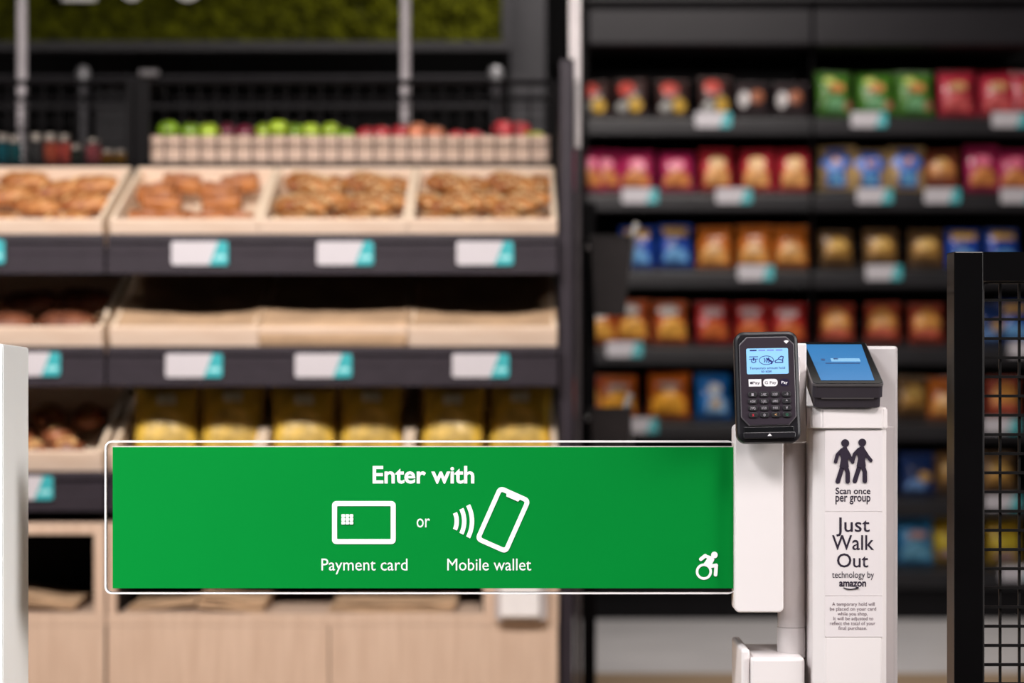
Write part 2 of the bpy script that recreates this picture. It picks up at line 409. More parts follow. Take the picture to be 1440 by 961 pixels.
cD, MD = crate(xcR[2], 0, 'pine crate of almond croissants at the top shelf end by the steel pole')
cA, MA = crate(XLc, 0, 'shallow pine crate of long seeded rolls cut off by the picture edge')
cE = [crate(xcR[i], 1, l) for i, l in enumerate(('empty paper lined pine crate on the middle shelf, nearest the white post', 'paper lined pine crate on the middle shelf whose paper hangs over its front', 'empty paper lined pine crate at the end of the middle shelf by the steel pole'))]
cF, MF = crate(XLc, 1, 'shaded pine crate of dark loaves with a paper corner sticking up')
cG, MG = crate(XLc, 2, 'pine crate of dark brown buns on the lowest shelf')
cH = [crate(xcR[i], 2, l) for i, l in enumerate(('pine crate of golden bags behind the green panel, nearest the white post', 'pine crate of golden bags in the middle, behind the green panel', 'pine crate of golden bags at the end behind the green panel, by the steel pole'))]

# ---- breads
def noisy(bm, amp, freq, seed=0):
    bm.normal_update()
    for v in bm.verts:
        v.co += v.normal * amp * noise.noise(v.co * freq + Vector((seed, seed, 0)))
    return bm
crust = mat('golden crust', (0.52, 0.23, 0.075), 0.5, c2=(0.24, 0.065, 0.016), scale=26, bump=0.2)
crust2 = mat('pale score', (0.72, 0.45, 0.20), 0.6, c2=(0.6, 0.33, 0.13), scale=40)
pastry = mat('glazed pastry', (0.50, 0.20, 0.065), 0.35, c2=(0.27, 0.075, 0.022), scale=24, stretch=(1, 3, 1), bump=0.15)
glaze = mat('sugar glaze', (0.58, 0.29, 0.18), 0.3, c2=(0.36, 0.12, 0.05), scale=60)
flaky = mat('croissant crust', (0.46, 0.20, 0.055), 0.42, c2=(0.20, 0.055, 0.012), scale=30, bump=0.2)
almond = mat('almond flakes', (0.74, 0.53, 0.28), 0.55, var=0.2, scale=60)
darkb = mat('dark crust', (0.24, 0.085, 0.04), 0.5, c2=(0.10, 0.03, 0.015), scale=26, bump=0.2)
bunm = mat('brown bun', (0.36, 0.13, 0.05), 0.45, c2=(0.14, 0.035, 0.015), scale=22, bump=0.25)
def roll_bm(L, r, seed, ridges=0):
    t = bmesh.new(); bmesh.ops.create_uvsphere(t, u_segments=24, v_segments=16, radius=1)
    t.transform(Matrix.Rotation(R(90), 4, 'Y'))
    for v in t.verts:
        e = 1 - abs(v.co.x) ** 4 * .25
        v.co = Vector((math.copysign(abs(v.co.x) ** .75, v.co.x) * L / 2, v.co.y * r * e, v.co.z * r * .8 * e))
    return noisy(t, r * .12, 28, seed)
roll_me = finish(roll_bm(.155, .036, 1), 'crust', crust, True)
def score_bm(L, r):
    t = bmesh.new()
    for i in (-1, 0, 1):
        g = grid(lambda u, v: (i * .042 + (u - .5) * .03 + (v - .5) * .010, (u - .5) * r * 1.3, r * .8 * math.sqrt(max(0, 1 - ((u - .5) * 1.3) ** 2)) * (1 - abs(i) * .06) + .0035 - .004 * abs(v - .5)), 6, 3)
        merge(t, g)
    return t
score_me = finish(score_bm(.155, .036), 'score', crust2, True)
def pastry_bm():
    t = box(-.055, .055, -.038, .038, 0, .045, .014, 3)
    bmesh.ops.subdivide_edges(t, edges=t.edges[:], cuts=2, use_grid_fill=True)
    for v in t.verts:
        if v.co.z > .025: v.co.z += .006 * math.cos(v.co.x * 115) * (1 - abs(v.co.y) / .045)
    return noisy(t, .004, 40, 2)
pastry_me = finish(pastry_bm(), 'pastry_dough', pastry, True)
glaze_me = finish(grid(lambda u, v: ((u - .5) * .088, (v - .5) * .052, .0485 + .006 * math.cos((u - .5) * .088 * 115) * (1 - abs(v - .5) * .6) - .012 * abs(v - .5) ** 2), 16, 6), 'glaze', glaze, True)
def croissant_bm():
    nu, nv = 40, 14
    def fn(u, v):
        a = R(-62 + 124 * u); Rr = .062; s = 1 - abs(2 * u - 1) ** 2.2
        seg = (u * 7) % 1.0; r = (.010 + .023 * s) * (1 + .14 * (math.sin(seg * math.pi)) - .05)
        th = 2 * math.pi * v
        rad = Rr + r * math.cos(th)
        return (rad * math.sin(a), rad * math.cos(a) - Rr * .8, r * .9 * math.sin(th))
    t = grid(fn, nu, nv); bmesh.ops.remove_doubles(t, verts=t.verts[:], dist=.0002)
    bmesh.ops.holes_fill(t, edges=[e for e in t.edges if e.is_boundary])
    return noisy(t, .003, 60, 4)
cro_me = finish(croissant_bm(), 'croissant_dough', flaky, True)
def flakes():
    t = bmesh.new(); rd = random.Random(3)
    for k in range(26):
        u = rd.uniform(.15, .85); th = rd.uniform(.15, math.pi - .15); a = R(-62 + 124 * u); r = .012 + .023 * (1 - abs(2 * u - 1) ** 2.2)
        rad = .062 + r * math.cos(th)
        p = Vector((rad * math.sin(a), rad * math.cos(a) - .0496, r * .95 * math.sin(th)))
        f = lathe([(0, .0012), (.008, .0005), (.008, -.0008), (0, -.0012)], 7); f.transform(Matrix.Translation(p) @ Matrix.Rotation(rd.uniform(-.5, .5), 4, 'X') @ Matrix.Rotation(rd.uniform(-.6, .6), 4, 'Y') @ Matrix.Diagonal((1, .6, 1, 1)))
        merge(t, f)
    return t
flake_me = finish(flakes(), 'almond_flakes', almond)
def bun_bm():
    t = bmesh.new(); bmesh.ops.create_uvsphere(t, u_segments=22, v_segments=14, radius=1)
    for v in t.verts: v.co = Vector((v.co.x * .046, v.co.y * .046, v.co.z * (.036 if v.co.z > 0 else .022)))
    return noisy(t, .007, 35, 5)
bun_me = finish(bun_bm(), 'bun_dough', bunm, True)
bunc_me = finish(grid(lambda u, v: ((u - .5) * .05, (v - .5) * .05, .037 - 12 * ((u - .5) ** 2 + (v - .5) ** 2) * .0014 + .003 * noise.noise((u * 4, v * 4, 0))), 8, 8), 'crumb_topping', crust2, True)
loaf_me = finish(roll_bm(.17, .042, 8), 'crust', darkb, True)
lscore_me = finish(score_bm(.17, .042), 'score', darkb, True)
def bread(name, mes, M, lx, ly, lz, rz, label, cat, group, tilt=0.0):
    t = thing(name, label, cat, matrix=M @ Matrix.Translation((lx, ly, lz)) @ Matrix.Rotation(rz, 4, 'Z') @ Matrix.Rotation(tilt, 4, 'Y'), group=group)
    for nm, me, kd in mes:
        o = bpy.data.objects.new(nm, me); COL.objects.link(o); o.parent = t
        if kd: o['kind'] = kd
place = {0: 'front', 1: 'middle', 2: 'back'}
# crate A: long seeded rolls
k = 0
for lx, ly, lz, rz in ((-.10, .09, .045, .05), (.085, .10, .045, .15), (-.02, .20, .060, -.35), (.115, .22, .060, .1), (-.12, .29, .062, .2), (.02, .33, .066, .5), (.115, .36, .070, .05), (-.09, .40, .07, -.1)):
    bread('seeded_roll', (('crust', roll_me, None), ('score', score_me, None)), MA, lx, ly, lz, rz,
          ('long seeded roll, %s of the crate of rolls' % ('front row nearer the edge', 'front row by the crate corner', 'second row nearer the edge', 'second row by the crate side', 'third row nearer the edge', 'third row in the middle', 'back row by the crate side', 'back row nearer the edge')[k]), 'bread roll', 'seeded rolls'); k += 1
# crate B: rectangular pastries in two heaps
k = 0
for hx, hn in ((-.085, 'heap next to the seeded roll crate'), (.085, 'heap next to the croissant crate')):
    for lx, ly, lz, rz, nm in ((-.03, .07, .040, .1, 'front outer pastry'), (.055, .075, .036, -.15, 'front inner pastry'), (0, .17, .058, .06, 'upper middle pastry'), (-.03, .27, .056, -.1, 'rear middle pastry'), (.03, .375, .050, .12, 'rearmost pastry')):
        bread('glazed_pastry', (('pastry_dough', pastry_me, None), ('glaze', glaze_me, None)), MB_, hx + lx * .8, ly, lz, rz,
              'glazed rectangular pastry, %s of the %s' % (nm.replace(' pastry', ''), hn), 'pastry', 'glazed pastries', tilt=.12 * (-1) ** k); k += 1
# crates C, D: almond croissants
for M, cn in ((MC, 'middle crate'), (MD, 'end crate')):
    k = 0
    for hx, hn in ((-.09, 'nearer the rolls'), (.085, 'nearer the pole')):
        for lx, ly, lz, rz, nm in ((-.035, .085, .042, .2, 'front outer'), (.04, .09, .042, 3.3, 'front inner'), (0, .16, .072, .1, 'top front'), (-.04, .24, .055, 2.9, 'mid outer'), (.045, .25, .058, .3, 'mid inner'), (0, .31, .082, .2, 'crowning'), (-.02, .40, .065, .4, 'rear outer'), (.05, .39, .062, 3.0, 'rear inner')):
            bread('almond_croissant', (('croissant_dough', cro_me, None), ('almond_flakes', flake_me, 'stuff')), M, hx + lx, ly, lz, rz + random.uniform(-.3, .3),
                  '%s almond croissant of the heap %s in the %s' % (nm, hn, cn), 'croissant', 'almond croissants', tilt=random.uniform(-.25, .25))
for i, (lx, ly, lz, rz, nm) in enumerate(((-.09, .12, .05, .1, 'front dark loaf near the picture edge'), (.08, .13, .05, -.1, 'front dark loaf near the paper corner'), (-.05, .26, .06, .3, 'rear dark loaf near the picture edge'), (.10, .28, .06, .0, 'rear dark loaf near the upright'))):
    bread('dark_loaf', (('crust', loaf_me, None), ('score', lscore_me, None)), MF, lx, ly, lz, rz, nm + ' on the middle shelf', 'bread loaf', 'dark loaves')
for i, (lx, ly, lz, nm) in enumerate(((-.10, .07, .05, 'front brown bun near the picture edge'), (-.005, .075, .05, 'front middle brown bun'), (.09, .08, .055, 'front brown bun lit beside the green panel'), (-.06, .18, .055, 'second row brown bun near the white post'), (.045, .18, .058, 'second row brown bun by the crate side'), (0, .29, .06, 'rear brown bun in the shade'), (.11, .29, .06, 'rear corner brown bun in the shade'))):
    bread('brown_bun', (('bun_dough', bun_me, None), ('crumb_topping', bunc_me, None)), MG, lx, ly, lz, i * .9, nm + ' on the lowest shelf', 'bun', 'brown buns')

# ---- kraft paper liners in the middle row
def liner(M, label, w0, w1, over, seed, lift=0.0):
    def fn(u, v):
        x = w0 + (w1 - w0) * u; y = .016 + .455 * v
        sag = math.sin(math.pi * u) ** .6
        z = .093 - sag * (.006 + .020 * math.sin(math.pi * min(1, v * 1.05))) + .006 * noise.noise((x * 7 + seed, y * 8, 0)) + .003 * noise.noise((x * 25 + seed, y * 20, 2))
        if over:
            if v < .14:
                s = 1 - v / .14; y = .06 - .076 * s; z = .094 + .003 * math.sin(s * math.pi) + .0015 * noise.noise((x * 12, s, 3))
                if s > .74: y = -.004 - .003 * (s - .74); z = .095 - (s - .74) * .36
            else: z += (.094 - z) * max(0, 1 - (v - .14) / .25)
        elif v < .2: z -= .010 * (1 - v / .2) * sag * (1 + math.sin(u * 7 + seed)) 
        return (x, y, z + lift)
    t = thing('paper_liner', label, 'paper', matrix=M, group='kraft paper liners')
    part('sheet', grid(fn, 30, 40, .0008), kraft, t, world=False, smooth=True)
for (t, M), l, ov, sd in zip(cE, ('brown kraft liner in the empty middle shelf crate nearest the white post', 'brown kraft liner hanging over the front of its middle shelf crate', 'brown kraft liner in the end crate of the middle shelf'), (False, True, False), (1, 4, 9)):
    liner(M, l, -CR_W / 2 + .001, CR_W / 2 - .001, ov, sd)
t = thing('paper_liner', 'small brown paper corner sticking up beside the dark loaves', 'paper', matrix=MF, group='kraft paper liners')
part('sheet', grid(lambda u, v: (.12 + .072 * u, .02 + .06 * v, .06 + .06 * u * (1 - v * .4) + .004 * math.sin(u * 8)), 10, 8, .0008), kraft, t, world=False, smooth=True)

# ------------------------------------------------------------------ bags (snack bags, golden bags)
def bag_surface(wd, ht, th, seed, side):
    def fn(u, v):
        x = (u - .5) * wd; z = v * ht
        e = max(0, 1 - abs(2 * u - 1) ** 2.6) ** .7 * max(0, math.sin(math.pi * min(1, max(0, (v - .05) / .90)))) ** .55
        if v < .05 or v > .95: e = 0
        wr = .10 * noise.noise((u * 5 + seed, v * 6, side)) * (1 if 0.06 < v < .94 else 0)
        pinch = 1 - .05 * math.sin(math.pi * v)
        y = side * (th / 2 * e * (1 + wr) + .0012)
        if v < .05 or v > .95: y += .0015 * math.sin(u * 60)
        return (x * pinch, y, z)
    return fn
def bag_body(wd, ht, th, seed):
    t = grid(bag_surface(wd, ht, th, seed, -1), 22, 26)
    grid(bag_surface(wd, ht, th, seed, 1), 22, 26, bm=t)
    bmesh.ops.remove_doubles(t, verts=t.verts[:], dist=.0026)
    return t
def bag_patch(wd, ht, th, seed, u0, u1, v0, v1, kind, off=.0016):
    s = bag_surface(wd, ht, th, seed, -1)
    if kind == 'oval':
        t = bmesh.new(); n = 24; rings = []
        cu, cv = (u0 + u1) / 2, (v0 + v1) / 2
        for k in range(5):
            f = k / 4
            if k == 0: rings.append([t.verts.new(Vector(s(cu, cv)) - Vector((0, off, 0)))]); continue
            rings.append([t.verts.new(Vector(s(cu + (u1 - u0) / 2 * f * math.cos(2 * math.pi * i / n), cv + (v1 - v0) / 2 * f * math.sin(2 * math.pi * i / n))) - Vector((0, off, 0))) for i in range(n)])
        for a, b_ in zip(rings, rings[1:]):
            for i in range(n):
                j = (i + 1) % n
                if len(a) == 1: t.faces.new((a[0], b_[i], b_[j]))
                else: t.faces.new((a[i], b_[i], b_[j], a[j]))
        return t
    def fn(u, v):
        uu = u0 + (u1 - u0) * u; vtop = v1
        if kind == 'hill': vtop = v0 + (v1 - v0) * (.55 + .45 * math.sin(math.pi * u))
        p = Vector(s(uu, v0 + (vtop - v0) * v)); p.y -= off; return p
    return grid(fn, 16, 12)
BAGP = {}
def bag_proto(kind, wd, ht, spec):
    key = (kind, round(wd, 3), round(ht, 3))
    if key in BAGP: return BAGP[key]
    seed = len(BAGP) * 1.7; th = wd * .42
    bd = spec['body']
    m = mat('bag ' + kind, bd, 0.28, var=0.30, scale=14, coat=0.15)
    L = [('bag_body', finish(bag_body(wd, ht, th, seed), 'bag_body', m, True))]
    for nm, col, (u0, u1, v0, v1), k in spec['patches']:
        L.append((nm, finish(bag_patch(wd, ht, th, seed, u0, u1, v0, v1, k, .0016 if k != 'oval' else .0026), nm, mat('bag %s %s' % (kind, nm), col, 0.32, var=0.35, scale=26), True)))
    # crimped top seal
    def seal(u, v): return ((u - .5) * wd * .995, -.0045 + .0018 * math.sin(u * 70), ht * (.955 + .045 * v))
    L.append(('top_seal', finish(grid(seal, 40, 1, .001), 'top_seal', m, False)))
    BAGP[key] = L
    return L
def bag(kind, wd, ht, spec, loc, rz, lean, label, group, name='snack_bag', cat='snack bag'):
    t = thing(name, label, cat, loc, Matrix.Rotation(rz, 4, 'Z') @ Matrix.Rotation(lean, 4, 'X'), group)
    for nm, me in bag_proto(kind, wd, ht, spec):
        o = bpy.data.objects.new(nm, me); COL.objects.link(o); o.parent = t
# golden bags on the lowest bread shelf
gold = dict(body=(0.55, 0.36, 0.05), patches=[('window', (0.58, 0.40, 0.10), (.15, .85, .12, .62), 'hill'), ('label_patch', (0.80, 0.74, 0.60), (.35, .65, .66, .80), 'rect')])
for i, (px, nm) in enumerate(((232, 'golden bag standing nearest the brown buns'), (325, 'golden bag in the deep shade beside the first'), (427, 'golden bag with a white patch above the panel heading'), (521, 'golden bag with a pale streak beside the middle one'), (634, 'golden bag with rounded shade near the end'), (730, 'golden bag at the end by the black upright'))):
    y = 5.80; q = W(px, 0, y)
    c_ = min(range(3), key=lambda j: abs(xcR[j] - q.x)); M = cH[c_][1]
    base = M @ Vector((0, .10 + .02 * (i % 2), .013))
    bag('gold', .178, .235, gold, (q.x, base.y, base.z), random.uniform(-.15, .15), -.38, nm, 'golden bags', name='golden_bag', cat='bag')

# ------------------------------------------------------------------ price tags
tw, thh = .151, .063
def tag_meshes():
    L = [('card', finish(prism(rrect(-tw / 2, tw / 2, 0, thh, .007), -.003, 0), 'card', tagw))]
    o_ = rrect(-tw / 2, tw / 2, 0, thh, .007)
    xb, xt = tw / 2 - .050, tw / 2 - .026
    pts = [(xb, 0), (tw / 2 - .007, 0)] + [(tw / 2 - .007 + .007 * math.cos(R(a)), .007 + .007 * math.sin(R(a))) for a in (-60, -30, 0)] + [(tw / 2 - .007 + .007 * math.cos(R(a)), thh - .007 + .007 * math.sin(R(a))) for a in (0, 30, 60, 90)] + [(xt, thh)]
    L.append(('teal_corner', finish(prism(pts, -.0036, -.003), 'teal_corner', teal)))
    L.append(('print_mark', finish(prism(capsule(tw / 2 - .030, .020, tw / 2 - .012, .021, .011), -.0040, -.0036), 'print_mark', tealp)))
    L.append(('holder', finish(box(-tw / 2 + .01, tw / 2 - .01, 0, .004, .004, thh - .004), 'holder', blk)))
    return L
TAGM = tag_meshes()
def price_tag(px, py, Yt, label, group, rx=0.0):
    q = W(px, py, Yt)
    t = thing('price_tag', label, 'price tag', q, Matrix.Rotation(rx, 4, 'X'), group)
    for nm, me in TAGM:
        o = bpy.data.objects.new(nm, me); COL.objects.link(o); o.parent = t
yt = 5.672
for px, py, l in ((281, 373, 'below the rectangular pastries'), (485.5, 373, 'below the middle croissant crate'), (682, 373, 'below the end croissant crate'), (-33, 371, 'below the crate of seeded rolls'),
                  (273, 531, 'below the first empty paper lined crate'), (455, 531, 'below the crate with overhanging paper'), (676, 531, 'below the end paper lined crate'), (45, 529, 'below the dark loaves, partly behind the white post'), (35, 703, 'below the brown buns, partly behind the white post')):
    price_tag(px, py, yt, 'white price tag with slanted teal end ' + l, 'price tags on the bread stand')

# ------------------------------------------------------------------ oak cabinets under the stands
ZC = [W(0, p, YF).z for p in (736, 752, 864, 880)]
def cabinet(x0, x1, label, posts, doors, inner):
    t = thing('oak_cabinet', label, 'cabinet', ((x0 + x1) / 2, 5.95, 0), group='oak cabinets')
    part('top_board', box(x0, x1, YF, 6.2, ZC[1], ZC[0], .0015), oak, t)
    part('bottom_board', box(x0, x1, YF, 6.2, ZC[3], ZC[2], .0015), oak, t)
    for a, b_ in posts: part('side_board', box(a, b_, YF, 6.2, ZC[2], ZC[1], .001), oak, t)
    part('back_board', box(x0 + .005, x1 - .005, 6.185, 6.2, .06, ZC[2]), darkp, t)
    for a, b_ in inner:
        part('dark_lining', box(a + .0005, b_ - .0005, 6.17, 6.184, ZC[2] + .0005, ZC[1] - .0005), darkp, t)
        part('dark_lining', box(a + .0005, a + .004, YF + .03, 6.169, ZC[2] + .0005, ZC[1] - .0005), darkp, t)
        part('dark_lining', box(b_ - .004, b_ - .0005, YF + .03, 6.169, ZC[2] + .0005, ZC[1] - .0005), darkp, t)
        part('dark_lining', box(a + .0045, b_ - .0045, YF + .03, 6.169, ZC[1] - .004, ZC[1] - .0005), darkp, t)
    for a, b_ in doors:
        part('door', box(a + .0015, b_ - .0015, YF, YF + .018, .06, ZC[3] - .001, .0012), oak, t)
    part('plinth', box(x0 + .01, x1 - .01, YF + .05, 6.2, 0, .06), darkp, t)
    return t
g = lambda p: W(p, 0, YF).x
cabinet(XR0 - .004, XR1, 'light oak cabinet with two doors beneath the wide bread stand', ((g(151), g(163)), (g(680), XR1)), ((XR0 - .004, g(463)), (g(463), XR1)), ((g(163), g(680)),))
cabinet(XL0, XL1, 'light oak cabinet with an open cell beside the white post', ((g(132), XL1), (XL0, XL0 + .03)), ((XL1 - .6, XL1), (XL0, XL1 - .6)), ((XL0 + .03, g(132)),))
# paper bags lying in the open cells
def paper_bag(px0, px1, y, base_z, h, label, seed, lift0=0.0, lift1=0.0):
    a, b_ = W(px0, 0, y).x, W(px1, 0, y).x
    t = thing('paper_bag', label, 'paper bag', ((a + b_) / 2, y + .1, base_z), group='flat paper bags')
    n = 3 if h > .02 else 2
    for k in range(n):
        zz = h * k / n
        def fn(u, v):
            x = a + (b_ - a) * (u * .96 + .02 + .015 * k) ; yy = y + .24 * v + .01 * k
            z = base_z + .003 + zz + lift0 * (1 - u) ** 1.5 + lift1 * u ** 1.5 + .006 * noise.noise((x * 14 + seed, yy * 10, k)) + .004
            return (x, yy, z)
        part('paper_fold', grid(fn, 20, 10, h / n * .6), kraft, t, smooth=False)
paper_bag(6, 106, 5.74, ZC[2], .022, 'folded paper bag lying slanted in the cell beside the white post', 2, .030, .004)
paper_bag(178, 275, 5.76, ZC[2], .016, 'flat paper bag in the dark corner of the wide cell', 5, 0, .012)
paper_bag(275, 372, 5.73, ZC[2], .034, 'crumpled paper bag standing up at one end in the wide cell', 8, .016, 0)
paper_bag(458, 640, 5.73, ZC[2], .026, 'stack of flat brown paper bags in the wide cell', 11)
# dispenser on the oak post
Y = YF - .002
dp = thing('tissue_dispenser', 'clear holder with white tissue sheets on the oak post below the green panel', 'dispenser', W(733, 871, Y))
a, c = W(697, 871, Y), W(768, 806, Y)
part('backplate', prism(rrect(a.x, c.x, a.z, c.z, .012), Y - .006, Y), mat('pale plastic', (0.42, 0.38, 0.37), 0.25, var=0.03), dp)
part('rim', ring(rrect(a.x, c.x, a.z, c.z, .014), rrect(a.x + .016, c.x - .016, a.z + .014, c.z - .014, .008), Y - .03, Y - .006), mat('pale rim', (0.50, 0.46, 0.46), 0.2, var=0.03), dp)
a, c = W(704, 866, Y), W(759, 800, Y)
part('tissue_stack', prism(rrect(a.x, c.x, a.z, c.z, .01), Y - .045, Y - .007, b=.006), mat('tissue', (0.84, 0.82, 0.82), 0.7, var=0.03), dp)

# ------------------------------------------------------------------ steel pole, bin post and bins beside the stand
q = W(812.5, 0, 5.9)
sp = thing('silver_pole', 'bright thin double pole beside the end of the bread stand', 'pole', (q.x, 5.9, 0))
part('pole', rod((q.x, 5.9, W(0, 208, 5.9).z), (q.x, 5.9, 3.3), .0095, 14), mat('bright pole', (0.74, 0.70, 0.71), 0.35, var=0.05), sp, label='pale upper pole')
part('sleeve', rod((W(804, 0, 5.9).x, 5.9 - .012, W(0, 83, 5.9).z), (W(804, 0, 5.9).x, 5.9 - .012, 3.3), .0085, 14), MATS['bright pole'], sp, label='pale short rod')
part('lower_pole', rod((q.x, 5.9, 0.0), (q.x, 5.9, W(0, 208, 5.9).z), .0088, 14), mat('grey pole', (0.13, 0.115, 0.125), 0.3, metal=0.4), sp)
Y = 6.3
bp_ = thing('black_post', 'black steel post with hooks carrying two tong bins', 'post', W(828, 0, Y)*Vector((1,1,0)) if False else (W(828, 0, Y).x, Y, 0))
part('post', box(W(819, 0, Y).x, W(838, 0, Y).x, Y, Y + .04, 0, W(0, 285, Y).z, .003), blk, bp_)
for py in (345, 585):
    part('hook', box(W(824, 0, Y).x, W(845, 0, Y).x, Y - .0495, Y, W(0, py + 6, Y).z, W(0, py, Y).z, .002), silver, bp_)
def tong_bin(pt, pb, lab, handle):
    Yb = Y - .11
    t = thing('tong_bin', lab, 'bin', W(855, pb, Yb), group='tong bins')
    xa, xb = W(829, 0, Yb).x, W(887, 0, Yb).x; za, zb = W(0, pt, Yb).z, W(0, pb, Yb).z
    b_ = bmesh.new(); n = 4
    o0 = [(xa, Yb - .06), (xb, Yb - .06), (xb, Yb + .06), (xa, Yb + .06)]
    cx = (xa + xb) / 2 - .006
    vs0 = [b_.verts.new((x, y, za)) for x, y in o0]
    vs1 = [b_.verts.new((cx + (x - cx) * .72, Yb + (y - Yb) * .75, zb)) for x, y in o0]
    vi0 = [b_.verts.new((cx + (x - cx) * .93, Yb + (y - Yb) * .93, za)) for x, y in o0]
    vi1 = [b_.verts.new((cx + (x - cx) * .66, Yb + (y - Yb) * .7, zb + .01)) for x, y in o0]
    for i in range(4):
        j = (i + 1) % 4
        b_.faces.new((vs0[i], vs0[j], vs1[j], vs1[i])); b_.faces.new((vi0[j], vi0[i], vi1[i], vi1[j])); b_.faces.new((vs0[j], vs0[i], vi0[i], vi0[j]))
    b_.faces.new(vs1); b_.faces.new(vi1[::-1])
    part('bucket', b_, mat('bin plastic', (0.016, 0.013, 0.014), 0.55, var=0.1, spec=0.3), t)
    part('rim', ring([(x, z) for x, z in ((xa - .003, za - .008), (xb + .003, za - .008), (xb + .003, za + .004), (xa - .003, za + .004))], [(xa + .004, za - .004), (xb - .004, za - .004), (xb - .004, za), (xa + .004, za)], Yb - .063, Yb - .060), MATS['bin plastic'], t)
    g_ = thing('serving_tongs', 'bright steel tongs standing in the %s bin' % handle[2], 'tongs', W(880, pt + 40, Yb - .005), group='serving tongs')
    for dx in (-.006, .006):
        p = W(884, pt + 30, Yb) + Vector((dx, 0, -.01)); q = W(handle[0], handle[1], Yb) + Vector((dx * .4, 0, 0))
        part('arm', rod(p - (q - p) * .4, q, .0045, 8), silver, g_)
    q = W(handle[0], handle[1], Yb)
    part('grip', rod(q - Vector((.012, 0, .03)), q + Vector((.006, 0, .016)), .010, 12), mat('pale grip', (0.8, 0.78, 0.75), 0.2, metal=0.6), g_)
tong_bin(334, 444, 'tapered black plastic tong bin hanging above the other one', (893, 322, 'upper'))
tong_bin(574, 690, 'tapered black plastic tong bin hanging just above the green panel', (884, 561, 'lower'))

# ------------------------------------------------------------------ snack shelving (two bays and a bit)
YS = 8.95
ST = R(14)
xs = [W(p, 0, YS).x for p in (832, 1141, 1452)]
LT = [W(0, p, YS).z for p in (167, 274, 382, 490, 597, 705, 805)]
shm = mat('shelf charcoal', (0.016, 0.0155, 0.018), 0.40, var=0.1, spec=0.4)
def shelving(x0, x1, label):
    t = thing('snack_shelving', label, 'shelving', ((x0 + x1) / 2, YS + .2, 0), group='snack shelving bays')
    for z in LT:
        p = [(YS, z), (YS + .012, z), (YS + .012, z - .066), (YS + .004, z - .070), (YS - .004, z - .062), (YS - .004, z - .012)]
        part('shelf_lip', extrude_x(p, x0 + .003, x1 - .003), shm, t)
        d = box(x0 + .003, x1 - .003, 0, .42, -.018, -.002); d.transform(Matrix.Translation((0, YS + .012, z)) @ Matrix.Rotation(ST, 4, 'X'))
        part('shelf_deck', d, shm, t)
    part('header', box(x0, x1, YS - .05, YS + .5, W(0, 66, YS).z, W(0, 13, YS).z, .012), mat('header charcoal', (0.014, 0.013, 0.0155), 0.45, var=0.06, spec=0.25), t)
    part('header_trim', box(x0, x1, YS - .07, YS + .5, W(0, 4, YS).z, W(0, -2, YS).z, .002), mat('trim charcoal', (0.02, 0.019, 0.022), 0.4, spec=0.3), t)
    part('back_panel', box(x0, x1, YS + .46, YS + .5, 0.12, W(0, 66, YS).z), darkp, t)
    part('base', box(x0, x1, YS + .03, YS + .5, 0, W(0, 832, YS).z), darkp, t)
    part('side_panel', box(x0 - .004, x0 + .0025, YS + .02, YS + .46, .1, W(0, 66, YS).z), blk, t)
    return t
shelving(xs[0] - .02, xs[1], 'dark snack shelving bay between the tong bins and the card reader')
shelving(xs[1] + .006, xs[2], 'dark snack shelving bay behind the white pedestal and the mesh fence')
struct('trim_3', box(xs[0] - .065, xs[0] - .026, YS + .02, YS + .5, 0, 3.0), blk)

